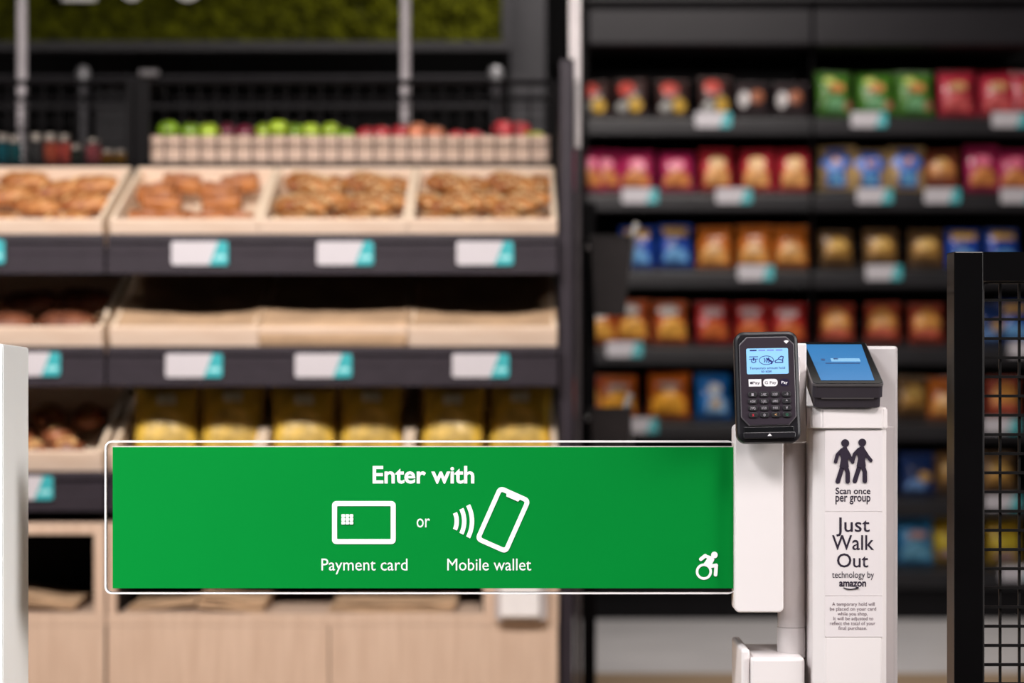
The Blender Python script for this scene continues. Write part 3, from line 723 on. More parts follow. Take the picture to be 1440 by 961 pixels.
K = {
 'magenta': dict(body=(0.36, 0.018, 0.085), patches=[('window', (0.66, 0.24, 0.07), (.12, .88, .10, .50), 'hill'), ('emblem', (0.72, 0.16, 0.26), (.28, .72, .50, .78), 'oval')]),
 'redgold': dict(body=(0.40, 0.022, 0.035), patches=[('window', (0.74, 0.36, 0.12), (.15, .85, .10, .62), 'hill'), ('emblem', (0.80, 0.48, 0.22), (.25, .75, .48, .80), 'oval')]),
 'blue_tan': dict(body=(0.40, 0.27, 0.12), patches=[('stripe', (0.035, 0.10, 0.42), (.25, .75, .06, .94), 'rect'), ('emblem', (0.05, 0.16, 0.55), (.08, .92, .42, .80), 'oval'), ('badge', (0.66, 0.30, 0.10), (.35, .65, .52, .74), 'oval'), ('window', (0.15, 0.42, 0.72), (.32, .68, .10, .38), 'rect')]),
 'brown': dict(body=(0.20, 0.05, 0.025), patches=[('window', (0.50, 0.20, 0.05), (.12, .88, .30, .75), 'hill'), ('emblem', (0.62, 0.34, 0.10), (.3, .7, .50, .78), 'oval')]),
 'bronze': dict(body=(0.14, 0.075, 0.03), patches=[('window', (0.42, 0.22, 0.05), (.12, .88, .25, .80), 'hill'), ('emblem', (0.66, 0.42, 0.12), (.25, .75, .42, .72), 'oval')]),
 'blue': dict(body=(0.012, 0.055, 0.34), patches=[('window', (0.16, 0.40, 0.74), (.15, .85, .08, .42), 'hill'), ('emblem', (0.62, 0.36, 0.06), (.15, .85, .70, .92), 'rect')]),
 'orange': dict(body=(0.48, 0.13, 0.018), patches=[('window', (0.74, 0.36, 0.10), (.12, .88, .08, .56), 'hill'), ('emblem', (0.78, 0.48, 0.24), (.3, .7, .28, .52), 'oval')]),
 'orange_white': dict(body=(0.42, 0.085, 0.022), patches=[('emblem', (0.66, 0.63, 0.60), (.10, .75, .62, .88), 'oval'), ('window', (0.74, 0.36, 0.06), (.15, .92, .10, .58), 'hill')]),
 'red': dict(body=(0.36, 0.020, 0.018), patches=[('emblem', (0.55, 0.40, 0.40), (.15, .8, .62, .86), 'oval'), ('window', (0.62, 0.15, 0.04), (.15, .9, .10, .5), 'hill')]),
 'russet': dict(body=(0.30, 0.045, 0.022), patches=[('window', (0.58, 0.26, 0.06), (.12, .88, .28, .86), 'hill'), ('emblem', (0.62, 0.13, 0.08), (.15, .85, .10, .34), 'oval')]),
 'fire': dict(body=(0.46, 0.10, 0.012), patches=[('window', (0.76, 0.34, 0.03), (.10, .90, .08, .58), 'hill'), ('emblem', (0.30, 0.26, 0.24), (.2, .8, .62, .76), 'oval')]),
 'royal': dict(body=(0.008, 0.13, 0.42), patches=[('window', (0.30, 0.52, 0.78), (.25, .85, .10, .48), 'hill'), ('emblem', (0.72, 0.76, 0.82), (.30, .70, .48, .76), 'oval'), ('badge', (0.70, 0.40, 0.12), (.38, .66, .20, .40), 'oval')]),
 'sky': dict(body=(0.04, 0.22, 0.46), patches=[('window', (0.16, 0.46, 0.68), (.15, .9, .08, .46), 'hill'), ('emblem', (0.50, 0.28, 0.24), (.30, .82, .52, .70), 'oval')]),
 'navy': dict(body=(0.012, 0.035, 0.14), patches=[('window', (0.18, 0.35, 0.70), (.15, .7, .06, .34), 'hill'), ('emblem', (0.60, 0.36, 0.12), (.5, .9, .26, .52), 'oval')]),
 'yellow': dict(body=(0.42, 0.26, 0.02), patches=[('window', (0.68, 0.52, 0.04), (.10, .90, .28, .62), 'rect'), ('emblem', (0.45, 0.30, 0.35), (.2, .8, .08, .24), 'oval')]),
 'green': dict(body=(0.055, 0.17, 0.018), patches=[('window', (0.18, 0.42, 0.20), (.25, .75, .10, .42), 'hill'), ('emblem', (0.55, 0.24, 0.08), (.3, .75, .48, .72), 'oval'), ('badge', (0.50, 0.55, 0.15), (.2, .5, .66, .86), 'oval'), ('corner_print', (0.48, 0.22, 0.12), (.72, .94, .10, .32), 'oval')]),
 'crimson': dict(body=(0.36, 0.020, 0.040), patches=[('emblem', (0.52, 0.28, 0.12), (.25, .75, .50, .72), 'oval'), ('window', (0.60, 0.10, 0.10), (.15, .85, .08, .46), 'hill')]),
 'clear_mix': dict(body=(0.045, 0.022, 0.020), patches=[('emblem', (0.46, 0.060, 0.045), (.14, .66, .50, .92), 'oval'), ('badge', (0.58, 0.36, 0.06), (.45, .9, .06, .46), 'oval'), ('white_print', (0.42, 0.42, 0.40), (.08, .48, .06, .34), 'oval')]),
 'dark_mix': dict(body=(0.030, 0.020, 0.022), patches=[('emblem', (0.55, 0.52, 0.52), (.06, .38, .18, .70), 'oval'), ('badge', (0.34, 0.11, 0.05), (.42, .85, .30, .72), 'oval')]),
}
KN = {'magenta': 'magenta', 'redgold': 'red and gold', 'blue_tan': 'blue and tan', 'brown': 'brown', 'bronze': 'bronze', 'blue': 'blue', 'orange': 'orange', 'orange_white': 'orange and white', 'red': 'red', 'russet': 'russet', 'fire': 'fiery orange', 'royal': 'royal blue', 'sky': 'sky blue', 'navy': 'navy', 'yellow': 'yellow', 'green': 'green', 'crimson': 'crimson', 'clear_mix': 'clear mixed', 'dark_mix': 'dark mixed'}
ROWS = [
 [(834, 48, 'clear_mix'), (886, 50, 'clear_mix'), (946, 50, 'clear_mix'), (1006, 54, 'clear_mix'), (1058, 46, 'dark_mix'), (1112, 46, 'dark_mix'), (1174, 62, 'green'), (1231, 60, 'green'), (1287, 62, 'green'), (1346, 64, 'crimson'), (1403, 62, 'crimson'), (1449, 62, 'crimson')],
 [(828, 58, 'magenta'), (851, 56, 'magenta'), (895, 56, 'magenta'), (952, 54, 'magenta'), (1008, 58, 'redgold'), (1064, 58, 'redgold'), (1117, 58, 'redgold'), (1176, 62, 'blue_tan'), (1224, 58, 'blue_tan'), (1276, 62, 'blue_tan'), (1324, 56, 'brown'), (1382, 64, 'magenta'), (1428, 58, 'magenta')],
 [(896, 56, 'blue'), (950, 58, 'blue'), (1004, 56, 'orange'), (1060, 58, 'orange'), (1112, 56, 'orange'), (1177, 50, 'bronze'), (1239, 52, 'bronze'), (1302, 50, 'bronze'), (1355, 52, 'blue'), (1411, 52, 'blue')],
 [(842, 50, 'orange_white'), (888, 58, 'orange_white'), (943, 58, 'orange_white'), (1003, 56, 'red'), (1056, 54, 'red'), (1109, 54, 'red'), (1176, 54, 'russet'), (1241, 54, 'russet'), (1303, 54, 'russet'), (1392, 54, 'navy'), (1428, 56, 'blue')],
 [(826, 56, 'russet'), (868, 58, 'fire'), (940, 64, 'fire'), (1004, 62, 'royal'), (1284, 56, 'bronze'), (1330, 56, 'orange'), (1412, 56, 'russet')],
 [(1290, 56, 'navy'), (1338, 56, 'bronze'), (1404, 56, 'bronze')],
 [(1287, 64, 'sky'), (1335, 62, 'yellow'), (1412, 62, 'yellow')],
]
RN = ['top', 'second', 'third', 'fourth', 'fifth', 'sixth', 'lowest']
for r, row in enumerate(ROWS):
    n_of = {}
    for e in row: n_of[e[2]] = n_of.get(e[2], 0) + 1
    seen = {}
    for i, (px, hp, kd) in enumerate(row):
        yy = .075 + .018 * (i % 3 == 1); y = YS + .012 + yy * math.cos(ST) + .03
        q = W(px, 0, y)
        k = seen.get(kd, 0); seen[kd] = k + 1
        wp = 47 if kd in ('clear_mix', 'dark_mix') else (60 if kd == 'fire' else (54 if kd in ('green', 'crimson', 'blue_tan', 'sky') else 50))
        lab = '%s%s snack bag%s on the %s snack shelf' % ('' if n_of[kd] == 1 else ordn[k] + ' ', KN[kd], '' if n_of[kd] == 1 else ' from the bread stand', RN[r])
        z = LT[r] + math.tan(ST) * (y - YS - .012) + .0005
        bag(kd, wp / F * y, hp / F * y, K[kd], (q.x, y, z), random.uniform(-.22, .22), -.16, lab, 'snack bags on the %s shelf' % RN[r])
TG = [(0, (1003, 1222, 1420)), (1, (900, 1032, 1230, 1325, 1432)), (2, (1063, 1243)), (3, (878, 1444)), (4, (900, 1408)), (5, (1410,)), (6, (1432,))]
for r, xs_ in TG:
    for i, px in enumerate(xs_):
        py = 480.5 - (LT[r] - CZ) * F / 8.945 + 12
        price_tag(px, py, YS - .009, 'white price tag with teal end, %s on the %s snack shelf' % ('only one seen' if len(xs_) == 1 else ordn[i] + ' from the bread stand', RN[r]), 'price tags on the snack shelving')

# ------------------------------------------------------------------ white post at the picture edge
Y = 2.80
a = W(4.5, 484, Y)
t = thing('white_gate_post', 'plain white gate post at the picture edge beside the bread stand', 'post', (a.x - .05, 2.87, 0))
b_ = bmesh.new()
yb = 2.947
pts = [(a.x - .11, Y), (a.x, Y), (a.x, yb), (a.x - .11, yb)]
zt = [a.z, a.z, W(0, 489, yb).z, W(0, 489, yb).z]
lo = [b_.verts.new((x, y, 0.012)) for x, y in pts]; hi = [b_.verts.new((x, y, z)) for (x, y), z in zip(pts, zt)]
b_.faces.new(lo[::-1]); b_.faces.new(hi)
for i in range(4): b_.faces.new((lo[i], lo[(i + 1) % 4], hi[(i + 1) % 4], hi[i]))
bmesh.ops.bevel(b_, geom=b_.edges[:], offset=.0015, segments=2, affect='EDGES')
part('housing', b_, white2, t)
part('base_plate', box(a.x - .13, a.x + .02, Y - .02, yb + .02, 0, .012, .003), white2, t)

# ------------------------------------------------------------------ mesh fence
Y = 2.86
XA = W(1342, 0, Y).x; XB = XA + 0.62
zt = W(0, 354, Y).z; tb = W(1383, 0, Y).x - XA
fn_ = thing('mesh_fence', 'black steel framed wire mesh fence beside the white pedestal', 'fence', (XA + .3, Y + .02, 0))
fk = mat('gloss black', (0.0025, 0.0022, 0.0025), 0.28, var=0.1, spec=0.3)
part('post', box(XA, XA + tb, Y, Y + .05, 0, zt, .0015), fk, fn_)
part('post', box(XB - tb, XB, Y, Y + .05, 0, zt, .0015), fk, fn_)
part('top_rail', box(XA + tb + .0001, XB - tb - .0001, Y + .0006, Y + .05, W(0, 395, Y).z, zt - .0004), fk, fn_)
part('bottom_rail', box(XA + tb + .0003, XB - tb - .0003, Y, Y + .05, .08, .12, .003), fk, fn_)
zi = W(0, 395, Y).z
wm_ = mat('dark wire', (0.012, 0.011, 0.011), 0.35, metal=0.3, spec=0.3)
part('mesh_rim', ring(rrect(XA + tb + .0005, XB - tb - .0005, .1205, zi - .0005, .008), rrect(XA + tb + .0035, XB - tb - .0035, .1235, zi - .0035, .006), Y + .010, Y + .022), mat('rim grey', (0.10, 0.095, 0.095), 0.3, metal=0.6), fn_)
b_ = bmesh.new(); st = 27.1 / F * Y; x = XA + tb + st
while x < XB - tb - .003:
    box(x - .0017, x + .0017, Y + .014, Y + .0174, .121, zi - .001, bm=b_); x += st
part('vertical_wires', b_, wm_, fn_, kind='stuff')
b_ = bmesh.new(); z = zi - st
while z > .125:
    box(XA + tb + .001, XB - tb - .001, Y + .0105, Y + .0139, z - .0019, z + .0019, bm=b_); z -= st
part('horizontal_wires', b_, wm_, fn_, kind='stuff')

# ------------------------------------------------------------------ pedestal
YP = 2.80
x0, x1 = W(1144, 0, YP).x, W(1248, 0, YP).x
zt = W(0, 573.5, YP).z
pd = thing('white_pedestal', 'white pedestal with printed notices and a tilted scanner on top', 'pedestal', ((x0 + x1) / 2, 2.88, 0))
zl = W(0, 604, YP).z
def chamfer(x0, x1, y0, y1, c):
    return [(x0 + c, y0), (x1 - c * .5, y0), (x1, y0 + c * .5), (x1, y1), (x0, y1), (x0, y0 + c * .45)]
def col(pts, z0, z1, b=0.0):
    t = bmesh.new(); f = [t.verts.new((x, y, z0)) for x, y in pts]; g_ = [t.verts.new((x, y, z1)) for x, y in pts]; n = len(pts)
    t.faces.new(f[::-1]); t.faces.new(g_)
    for i in range(n): t.faces.new((f[i], f[(i + 1) % n], g_[(i + 1) % n], g_[i]))
    if b: bmesh.ops.bevel(t, geom=t.edges[:], offset=b, segments=2, affect='EDGES')
    return t
part('column', col(chamfer(x0, x1, YP, 2.90, .016), 0.012, zl - .0008, .001), white, pd)
part('head_housing', col(chamfer(x0 - .003, x1 + .001, YP - .003, 2.955, .014), zl, zt, .002), white, pd)
part('rear_column', box(x0 + .013, x1 + .002, 2.9005, 2.964, .012, zl - .001, .001), white, pd)
part('back_plate', box(W(1131, 0, 2.965).x, W(1263, 0, 2.965).x, 2.965, 2.99, .012, W(0, 487, 2.965).z, .004), white, pd)
part('side_fin', box(x1 + .0025, W(1257, 0, 2.93).x, 2.925, 2.9645, .012, zt - .03, .001), white, pd)
part('base_plate', box(x0 - .006, x1 + .05, YP - .02, 3.01, 0, .012, .003), white, pd)
ys = YP - .0005
for nm, ta, tb_ in (('notice_sticker', 607, 719.5), ('notice_sticker', 720.5, 838), ('notice_sticker', 839, 896)):
    a, c = W(1160, tb_, YP), W(1241, ta, YP)
    part(nm, box(a.x, c.x, ys, YP, a.z, c.z), sticker, pd)
def lettering(parent, m, *args, **kw):
    return part('lettering', text_px(*args, **kw), m, parent)
yt = YP - .0006
lettering(pd, ink, 'Scan once', 1175, 1224, 695, 686, yt, bold=.014)
lettering(pd, ink, 'per group', 1175, 1224, 705.5, 697.5, yt, bold=.014)
lettering(pd, ink, 'Just', 1176, 1223, 748, 728, yt, bold=.006)
lettering(pd, ink, 'Walk', 1170, 1229, 773.5, 753, yt, bold=.006)
lettering(pd, ink, 'Out', 1177, 1221, 798, 778.5, yt, bold=.006)
lettering(pd, ink, 'technology by', 1170, 1229, 813, 804, yt, bold=.002)
lettering(pd, ink, 'amazon', 1180, 1218, 825, 818, yt, bold=.03)
sm = stroke(arc(1196, 806, 23, 114, 64, 8), 1.3, yt); stroke([(1203.5, 826.4), (1207, 826), (1206.3, 829)], 0.9, yt, bm=sm)
part('smile_mark', sm, ink, pd)
fine = mat('fine print', (0.16, 0.11, 0.13), 0.6, var=0.03)
for i, (s, a, c) in enumerate((('A temporary hold will', 1170, 1230), ('be placed on your card', 1167, 1232), ('while you shop.', 1178, 1220), ('It will be adjusted to', 1172, 1228), ('reflect the total of your', 1167, 1231), ('final purchase.', 1179, 1219))):
    lettering(pd, fine, s, a, c, 852.3 + 6.75 * i, 847.4 + 6.75 * i, yt)
def walker(dx, dy, arms):
    bm = prism(P2(circle(1188.5 + dx, 623.5 + dy, 5.6), yt), yt - .0006, yt)
    S = lambda p, w_: stroke([(a + dx, b + dy) for a, b in p], w_, yt, bm=bm)
    prism(P2([(a + dx, b + dy) for a, b in ((1185, 629), (1190.5, 629), (1194, 637), (1192.5, 649), (1193.5, 657), (1186, 659), (1180.5, 657), (1182.5, 646), (1181, 638))], yt), yt - .0006, yt, bm)
    S([(1184.5, 657), (1178, 677.5)], 6.4, ); S([(1189.5, 657), (1192, 665), (1192, 677.5)], 6.2)
    S([(1184, 633), (1177.5, 640), (1175, 649.5)], 5.0)
    if arms == 'hold': S([(1191, 635), (1195.5, 644), (1199, 650)], 5.0)
    else: S([(1191, 635), (1196, 643), (1200.5, 648.5)], 5.0)
    return bm
part('walker_symbol', walker(0, 0, 'hold'), ink, pd)
part('walker_symbol', walker(24, -.8, 'free'), ink, pd)

# scanner on the pedestal
Af, Ab = Vector(((1193 - 720) / F * 2.78, 2.78, W(0, 539.5, 2.78).z)), Vector(((1177.5 - 720) / F * 2.957, 2.957, W(0, 481, 2.957).z))
d = Ab - Af; L = d.length; yaw = -math.atan2(d.x, d.y); pit = math.asin(d.z / L)
Ms = Matrix.Translation(Af) @ Matrix.Rotation(yaw * .4, 4, 'Z') @ Matrix.Rotation(pit, 4, 'X')
scn = thing('tilted_scanner', 'dark grey scanner with a tilted blue touch screen on the pedestal', 'scanner', matrix=Ms)
wd = 100.5 / F * 2.78
gry = mat('scanner grey', (0.052, 0.044, 0.054), 0.33, metal=0.2, var=0.05)
rim = mat('scanner rim', (0.26, 0.24, 0.25), 0.3, metal=0.7, var=0.03)
def flat(outline, z0, z1, b=0.0):
    bm = prism(outline, 0, 1)
    for v in bm.verts: v.co = Vector((v.co.x, v.co.z, z1 if v.co.y < .5 else z0))
    return bm
part('rim_plate', flat(rrect(-wd / 2, wd / 2, 0, L, .007), -.004, -.0008), rim, scn, world=False)
part('glass_face', flat(rrect(-wd / 2 + .0012, wd / 2 - .0012, .0015, L - .0012, .006), -.0008, 0), mat('scanner glass', (0.004, 0.004, 0.005), 0.08, var=0.05), scn, world=False)
part('body', flat(rrect(-wd / 2 + .0008, wd / 2 - .0008, .0008, L - .001, .007), -.020, -.004), gry, scn, world=False)
part('lower_body', flat(rrect(-wd / 2 + .003, wd / 2 - .003, .0022, L - .02, .007), -.034, -.020), gry, scn, world=False)
part('slot_ledge', box(-.034, .034, .0008, .004, -.0216, -.0199), rim, scn, world=False)
fx = mat('screen blue', (0.01, 0.06, 0.14), 0.12, var=0, emit=(0.018, 0.145, 0.36), es=1.0)
scr = part('screen', flat([(-wd / 2 + .0125, .013), (wd / 2 - .011, .013), (wd / 2 - .0075, L - .013), (-wd / 2 + .0085, L - .013)], 0, .0003), fx, scn, world=False, label='lit blue touch screen')
sd = mat('screen dark print', (0.01, 0.03, 0.09), 0.3, var=0, emit=(0.02, 0.08, 0.22), es=0.6)
part('screen_box', box(-.011, .028, .094, .108, .0003, .0005), mat('screen pale box', (0.1, 0.2, 0.3), 0.2, var=0, emit=(0.13, 0.32, 0.50), es=1), scr, world=False)
part('screen_print', box(-.024, -.019, .098, .106, .0003, .0006), sd, scr, world=False)
part('screen_print', box(-.007, -.001, .103, .108, .0005, .0007), sd, scr, world=False)
part('screen_print', box(-.020, .026, .084, .088, .0003, .0006), sd, scr, world=False)

# ------------------------------------------------------------------ gate arm carrier: motor post, bracket, green panel
YG = 2.83
mc = thing('gate_motor_post', 'white round post with arm clamp and squared base housing', 'gate post', (W(1113, 0, 2.87).x, 2.87, 0))
X = W(1113, 0, 2.875).x; r = 20.0 / F * 2.875
part('upper_post', lathe([(0, 0), (r * .97, 0), (r * .97, W(0, 623, 2.875).z - W(0, 881, 2.875).z), (0, W(0, 623, 2.875).z - W(0, 881, 2.875).z)], 40, None, Matrix.Translation((X, 2.875, W(0, 881, 2.875).z))), white, mc, smooth=False)
part('lower_collar', lathe([(0, 0), (r, 0), (r, W(0, 881.5, 2.875).z - W(0, 924, 2.875).z), (0, W(0, 881.5, 2.875).z - W(0, 924, 2.875).z)], 40, None, Matrix.Translation((X, 2.875, W(0, 924, 2.875).z))), white, mc)
xb0, xb1 = W(1042, 0, 2.83).x, W(1134, 0, 2.80).x
zb = W(0, 926, 2.815).z
part('base_housing', box(xb0 + .012, xb1, 2.815, 2.95, .012, zb, .004, 3), white, mc)
part('base_shroud', box(xb0, xb0 + .0115, 2.825, 2.95, .012, W(0, 913, 2.83).z, .004, 3), white, mc)
part('base_shroud', box(xb0 + .0117, xb1, 2.9505, 2.96, .012, W(0, 913, 2.95).z, .003, 3), white, mc)
part('base_plate', box(xb0 - .01, xb1 - .004, 2.80, 2.965, 0, .012, .003), white, mc)
a, c = W(1033, 862, 2.815), W(1102, 598, 2.815)
part('arm_clamp', prism(rrect(a.x, c.x, a.z, c.z, .007), 2.815, 2.853, b=.002), white, mc)

arm = thing('swing_gate_arm', 'clear acrylic gate arm with printed green panel reading payment options', 'gate arm', W(590, 836, YG))
a, c = W(147, 836, YG), W(1034, 620, YG)
acr = mat('clear acrylic', (0.97, 0.98, 0.98), 0.02, var=0, trans=1.0, ior=1.2)
th = .008
part('acrylic_sheet', prism(rrect(a.x + .002, c.x, a.z + .002, c.z - .002, .008), YG, YG + th), acr, arm)
part('rim_light_edge', ring(rrect(a.x, c.x, a.z, c.z, .010, 8), rrect(a.x + .0024, c.x, a.z + .0024, c.z - .0024, .0078, 8), YG - .0005, YG + th + .0005), mat('painted rim light', (0.72, 0.68, 0.68), 0.35, var=0.02), arm, label='edge strip painted white for its rim light')  # white colour stands in for bright rim light along the acrylic edge
a, c = W(159, 827.5, YG), W(1031, 629, YG)
grn = mat('green print', (0.0, 0.235, 0.032), 0.40, var=0.03, scale=3, trans=0.20, ior=1.35, spec=0.25)
part('panel_backing', box(a.x, c.x, YG - .0026, YG - .0001, c.z + .0001, c.z + .0013), mat('panel white edge', (0.55, 0.54, 0.50), 0.5, var=0.02), arm, label='white strip along the panel top')
part('green_panel', box(a.x, c.x, YG - .0026, YG - .0017, a.z, c.z), grn, arm, label='glossy green printed panel')
yt = YG - .0027
wp = mat('white print', (0.86, 0.83, 0.84), 0.45, var=0.015)
lettering(arm, wp, 'Enter with', 524, 667, 679.5, 655.5, yt, bold=.022)
lettering(arm, wp, 'or', 586, 604.5, 742, 729.5, yt, bold=0)
lettering(arm, wp, 'Payment card', 452, 573, 802.5, 786, yt, bold=0)
lettering(arm, wp, 'Mobile wallet', 629, 747, 802.5, 786, yt, bold=0)
part('card_symbol', ring(P2(rrect(467, 556.5, 705, 765.5, 6), yt), P2(rrect(474, 549.5, 712, 758.5, 1.2), yt), yt - .0006, yt), wp, arm)
b_ = bmesh.new()
for i in range(3):
    for j in range(3): prism(P2(rrect(480 + i * 5.8, 485.2 + i * 5.8, 723.4 + j * 5, 727.9 + j * 5, 1.2), yt), yt - .0006, yt, b_)
part('chip_symbol', b_, wp, arm)
ca, sa = math.cos(R(24)), math.sin(R(24))
def rot(p): return [(707.3 + x * ca - y * sa, 731.3 + x * sa + y * ca) for x, y in p]
b_ = ring(P2(rot(rrect(-24.7, 24.7, -42.2, 42.2, 8)), yt), P2(rot(rrect(-18.2, 18.2, -35.5, 35.5, 2.5)), yt), yt - .0006, yt)
prism(P2(rot([(-10.5, -36), (10.5, -36), (9, -32), (-9, -32)]), yt), yt - .0006, yt, b_)
part('phone_symbol', b_, wp, arm)
for cx, r_, h_ in ((638, 26, 13.5), (648.5, 38, 19.2), (659.5, 46, 24.2)):
    a_ = math.degrees(math.asin((h_ - 3) / r_))
    n = 12; o_ = [(cx + 4.2 - (r_ + 3) + (r_ + 6.2) * math.cos(R(t)), 733.4 + (r_ + 6.2) * math.sin(R(t))) for t in [-a_ + 2 * a_ * i / n for i in range(n + 1)]]
    i_ = [(cx + 4.2 - (r_ + 3) + r_ * math.cos(R(t)), 733.4 + r_ * math.sin(R(t))) for t in [a_ - 2 * a_ * i / n for i in range(n + 1)]]
    part('wave_symbol', prism(P2(o_ + i_, yt), yt - .0006, yt), wp, arm)
b_ = ring(P2(circle(989.8, 804.3, 11.4), yt), P2(circle(989.8, 804.3, 7.9), yt), yt - .0006, yt)
prism(P2(circle(1004.6, 780.8, 4.6), yt), yt - .0006, yt, b_)
prism(P2([(991.5, 780), (1003, 783.5), (1004.5, 787.5), (1001, 794), (998.5, 797.5), (990, 794.2), (989.5, 793), (994.5, 786), (990, 783.5)], yt), yt - .0006, yt, b_)
stroke([(985.4, 786.8), (991.8, 781.8)], 5.0, yt, bm=b_)
stroke([(999.5, 796.6), (1007.2, 795.4), (1006.2, 808.6)], 5.0, yt, bm=b_)
part('wheelchair_symbol', b_, wp, arm)

# ------------------------------------------------------------------ card reader
YT = 2.775
# bracket behind the reader
cb = thing('reader_bracket', 'white bracket joining the card reader to the pedestal', 'bracket', W(1118, 624, 2.80))
a, c = W(1112, 622, 2.84), W(1134.5, 483, 2.84)
part('upright_plate', box(a.x, c.x, 2.8405, 2.853, a.z, c.z, .002), white, cb)
a, c = W(1070, 590, 2.80), W(1126, 500, 2.80)
part('mount_block', box(a.x, c.x, 2.806, 2.840, a.z, c.z, .002), white, cb)

q = W(1082, 623, YT)
Mt = Matrix.Translation(q) @ Matrix.Rotation(R(-1.0), 4, 'Y') @ Matrix.Rotation(R(-7), 4, 'X')
cr = thing('card_reader', 'black handheld card reader with keypad and pale blue screen', 'card reader', matrix=Mt)
u = YT / F   # metres per pixel here
hw, hh = 45 * u, 158 * u
plast = mat('reader plastic', (0.010, 0.009, 0.0115), 0.36, var=0.1, spec=0.4)
face = mat('reader face', (0.030, 0.022, 0.030), 0.4, var=0.05, spec=0.3)
part('body', prism(rrect(-hw, hw, 0, hh, .013, 8), 0, .018, b=.004), plast, cr, world=False, smooth=False)
def fr(x0_, x1_, y0_, y1_): return (-hw + (x0_ - 1037) * u, -hw + (x1_ - 1037) * u, (623 - y1_) * u, (623 - y0_) * u)
A = fr(1043, 1121, 473, 599)
ch = [(A[0] + .010, A[3]), (A[1] - .010, A[3]), (A[1], A[3] - .010), (A[1], A[2] + .011), (A[1] - .010, A[2]), (A[0] + .010, A[2]), (A[0], A[2] + .011), (A[0], A[3] - .010)][::-1]
part('face_rim', prism(ch, -.0022, 0, b=.0008), mat('reader rim', (0.11, 0.10, 0.11), 0.3, var=0.05), cr, world=False)
chi = [(x * .965, (z - (A[2] + A[3]) / 2) * .975 + (A[2] + A[3]) / 2) for x, z in ch]
part('face_plate', prism(chi, -.0030, -.0022), face, cr, world=False)
B = fr(1053, 1112, 489.5, 526)
sb = mat('reader screen light', (0.1, 0.2, 0.3), 0.3, var=0, emit=(0.28, 0.58, 0.95), es=0.85)
sr = part('screen', prism(rrect(B[0], B[1], B[2], B[3], .002), -.0034, -.0030), sb, cr, world=False, label='lit pale blue display')
nv = mat('reader screen ink', (0.01, 0.01, 0.10), 0.5, var=0, emit=(0.02, 0.03, 0.20), es=0.5)
nv2 = mat('reader screen faint ink', (0.1, 0.1, 0.3), 0.5, var=0, emit=(0.14, 0.26, 0.62), es=0.8)
ysn = -.0034
for i in range(4):
    C = fr(1058 + 12.2 * i, 1067.5 + 12.2 * i, 491.3, 493.3); part('status_bar', box(C[0], C[1], ysn - .0003, ysn, C[2], C[3]), nv if i == 0 else nv2, sr, world=False)
def lp(pts): return [(-hw + (x - 1037) * u, (623 - y) * u) for x, y in pts]
def lstroke(pts, w_, bm=None, y=ysn):
    bm = bm or bmesh.new()
    for (a, b), (c, e) in zip(pts, pts[1:]): prism(lp(capsule(a, b, c, e, w_)), y - .0003, y, bm)
    return bm
b_ = ring(lp([(1081 + 10.5 * math.cos(R(t * 15)), 506.5 + 6.6 * math.sin(R(t * 15))) for t in range(24)]), lp([(1081 + 9.6 * math.cos(R(t * 15)), 506.5 + 5.7 * math.sin(R(t * 15))) for t in range(24)]), ysn - .0003, ysn)
for k in range(3): lstroke(arc(1075 + 2.5 * k, 506.5, 4 + .5 * k, -40, 40, 5), 1.2, b_)
lstroke([(1083, 505), (1089, 509), (1088, 511)], 2.4, b_)
part('tap_icon', b_, nv, sr, world=False)
b_ = lstroke([(1057, 501.3), (1069, 501.3)], 1.0); lstroke([(1057, 504.6), (1069, 504.6)], .8, b_); lstroke([(1060, 505), (1060, 508.5), (1063, 510), (1066, 508.5), (1066, 505)], 1, b_); lstroke([(1063, 503.5), (1063, 506)], 2.0, b_)
part('insert_icon', b_, nv, sr, world=False)
b_ = lstroke([(1093, 508), (1098, 505), (1104, 507), (1104, 510), (1094, 510), (1093, 508)], 1.2); lstroke([(1098, 504), (1102, 501), (1105, 502), (1104, 506)], 1.2, b_)
part('swipe_icon', b_, nv, sr, world=False)
def ltext(body, x0_, x1_, base, top, y, m, parent, bold=0.0):
    (xa, zb_), (xb, zt_) = lp([(x0_, base)])[0], lp([(x1_, top)])[0]
    part('lettering', text_fit(body, xa, xb, zb_, zt_, y, bold, .00015), m, parent, world=False)
ltext('Temporary amount hold', 1057, 1107, 519.2, 515.8, ysn, nv, sr, .01)
ltext('to scan', 1073, 1088, 523.8, 520.6, ysn, nv, sr, .02)
yf = -.0030
bw = mat('badge white', (0.80, 0.76, 0.78), 0.4, var=0.02); bn = mat('badge navy', (0.012, 0.007, 0.030), 0.4, var=0.05)
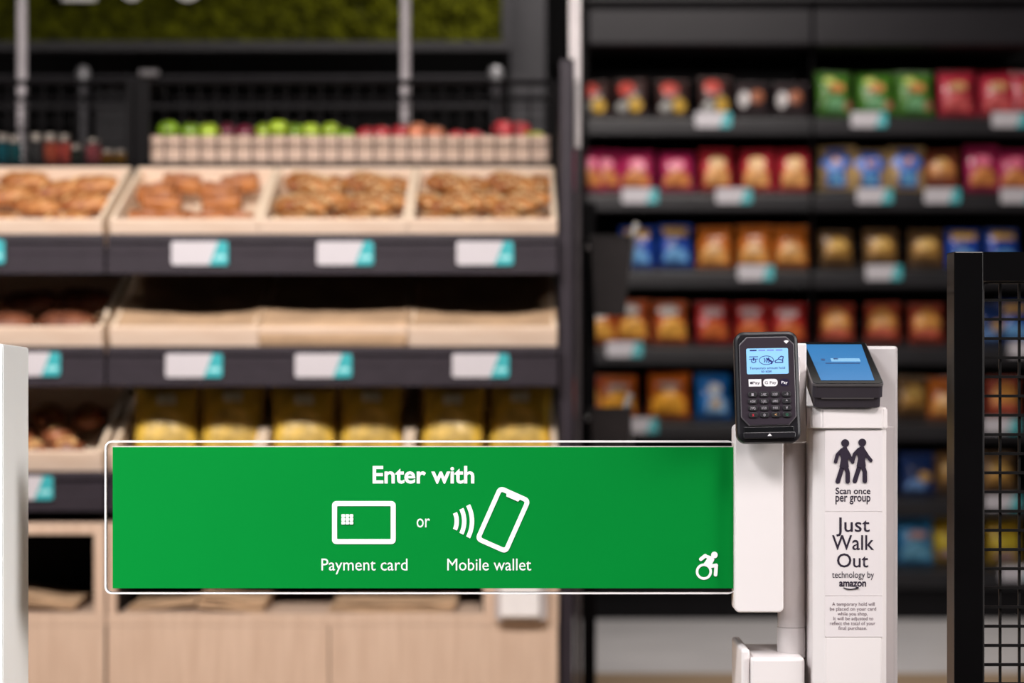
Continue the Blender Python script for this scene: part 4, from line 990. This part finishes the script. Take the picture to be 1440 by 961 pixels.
for x0_, x1_, m, rad, s, ti in ((1055, 1073, bw, .0006, 'Pay', ink), (1075.5, 1096, bw, .0045, 'G Pay', ink), (1099, 1112, bn, .0045, 'Pay', wp)):
    C = fr(x0_, x1_, 533, 543.5)
    o = part('payment_badge', prism(rrect(C[0], C[1], C[2], C[3], rad), yf - .0004, yf), m, cr, world=False)
    xo = 5.5 if s == 'Pay' and m is bw else 2.2
    ltext(s, x0_ + xo, x1_ - 2.0, 540.2, 536.2, yf - .0004, ti, o, .01)
    if s == 'Pay' and m is bw: part('apple_mark', prism(lp(circle(x0_ + 3.6, 538.4, 1.8, 10)), yf - .0007, yf - .0004), ink, o, world=False)
km = mat('key rubber', (0.010, 0.009, 0.011), 0.5, var=0.05); kl = mat('key legend', (0.34, 0.31, 0.34), 0.5, var=0.02)
legends = [['1', '2 ABC', '3 DEF', '- 0'], ['4 GHI', '5 JKL', '6 MNO', '^'], ['7 PQ', '8 TUV', '9 WX', 'v'], ['x', 'o', '<', 'O']]
special = {(3, 0): (0.45, 0.012, 0.03), (3, 2): (0.55, 0.30, 0.12), (3, 3): (0.02, 0.16, 0.08)}
for r_ in range(4):
    for c_ in range(4):
        cx, cy = 1059.8 + c_ * 15.9, 555 + r_ * 9.7
        C = fr(cx - 6.2, cx + 6.2, cy - 3.7, cy + 3.7)
        o = part('key', prism(rrect(C[0], C[1], C[2], C[3], .0026), yf - .0018, yf, b=.0006), km, cr, world=False)
        m = mat('legend %d %d' % (r_, c_), special[(r_, c_)], 0.5, var=0.02) if (r_, c_) in special else kl
        s = legends[r_][c_]; hwid = 3.6 if len(s) > 3 else (1.6 if len(s) == 1 else 2.4)
        (xa, zb_), (xb, zt_) = lp([(cx - hwid, cy + 1.7)])[0], lp([(cx + hwid, cy - 1.9)])[0]
        part('legend', text_fit(s, xa, xb, zb_, zt_, yf - .0018, .02, .0002), m, o, world=False)
# contactless mark, card slot
b_ = prism(lp([(1106, 479.5)] + arc(1110, 484, 5.5, 230, 310, 6) + [(1110, 483.5)]), yf - .0004, yf)
part('contactless_mark', b_, bw, cr, world=False)
C = fr(1047, 1117, 600.5, 607.5)
part('card_slot', box(C[0], C[1], -.0010, 0, C[2], C[3], .0004), mat('slot black', (0.004, 0.004, 0.005), 0.3), cr, world=False)
C = fr(1045, 1119, 608, 617)
part('slot_lip', prism(rrect(C[0], C[1], C[2], C[3], .002), -.0045, 0, b=.0012), plast, cr, world=False)
part('slot_arrow', prism(lp([(1079, 613.8), (1085.2, 613.8), (1082.1, 610.2)]), -.0049, -.0045), bw, cr, world=False)
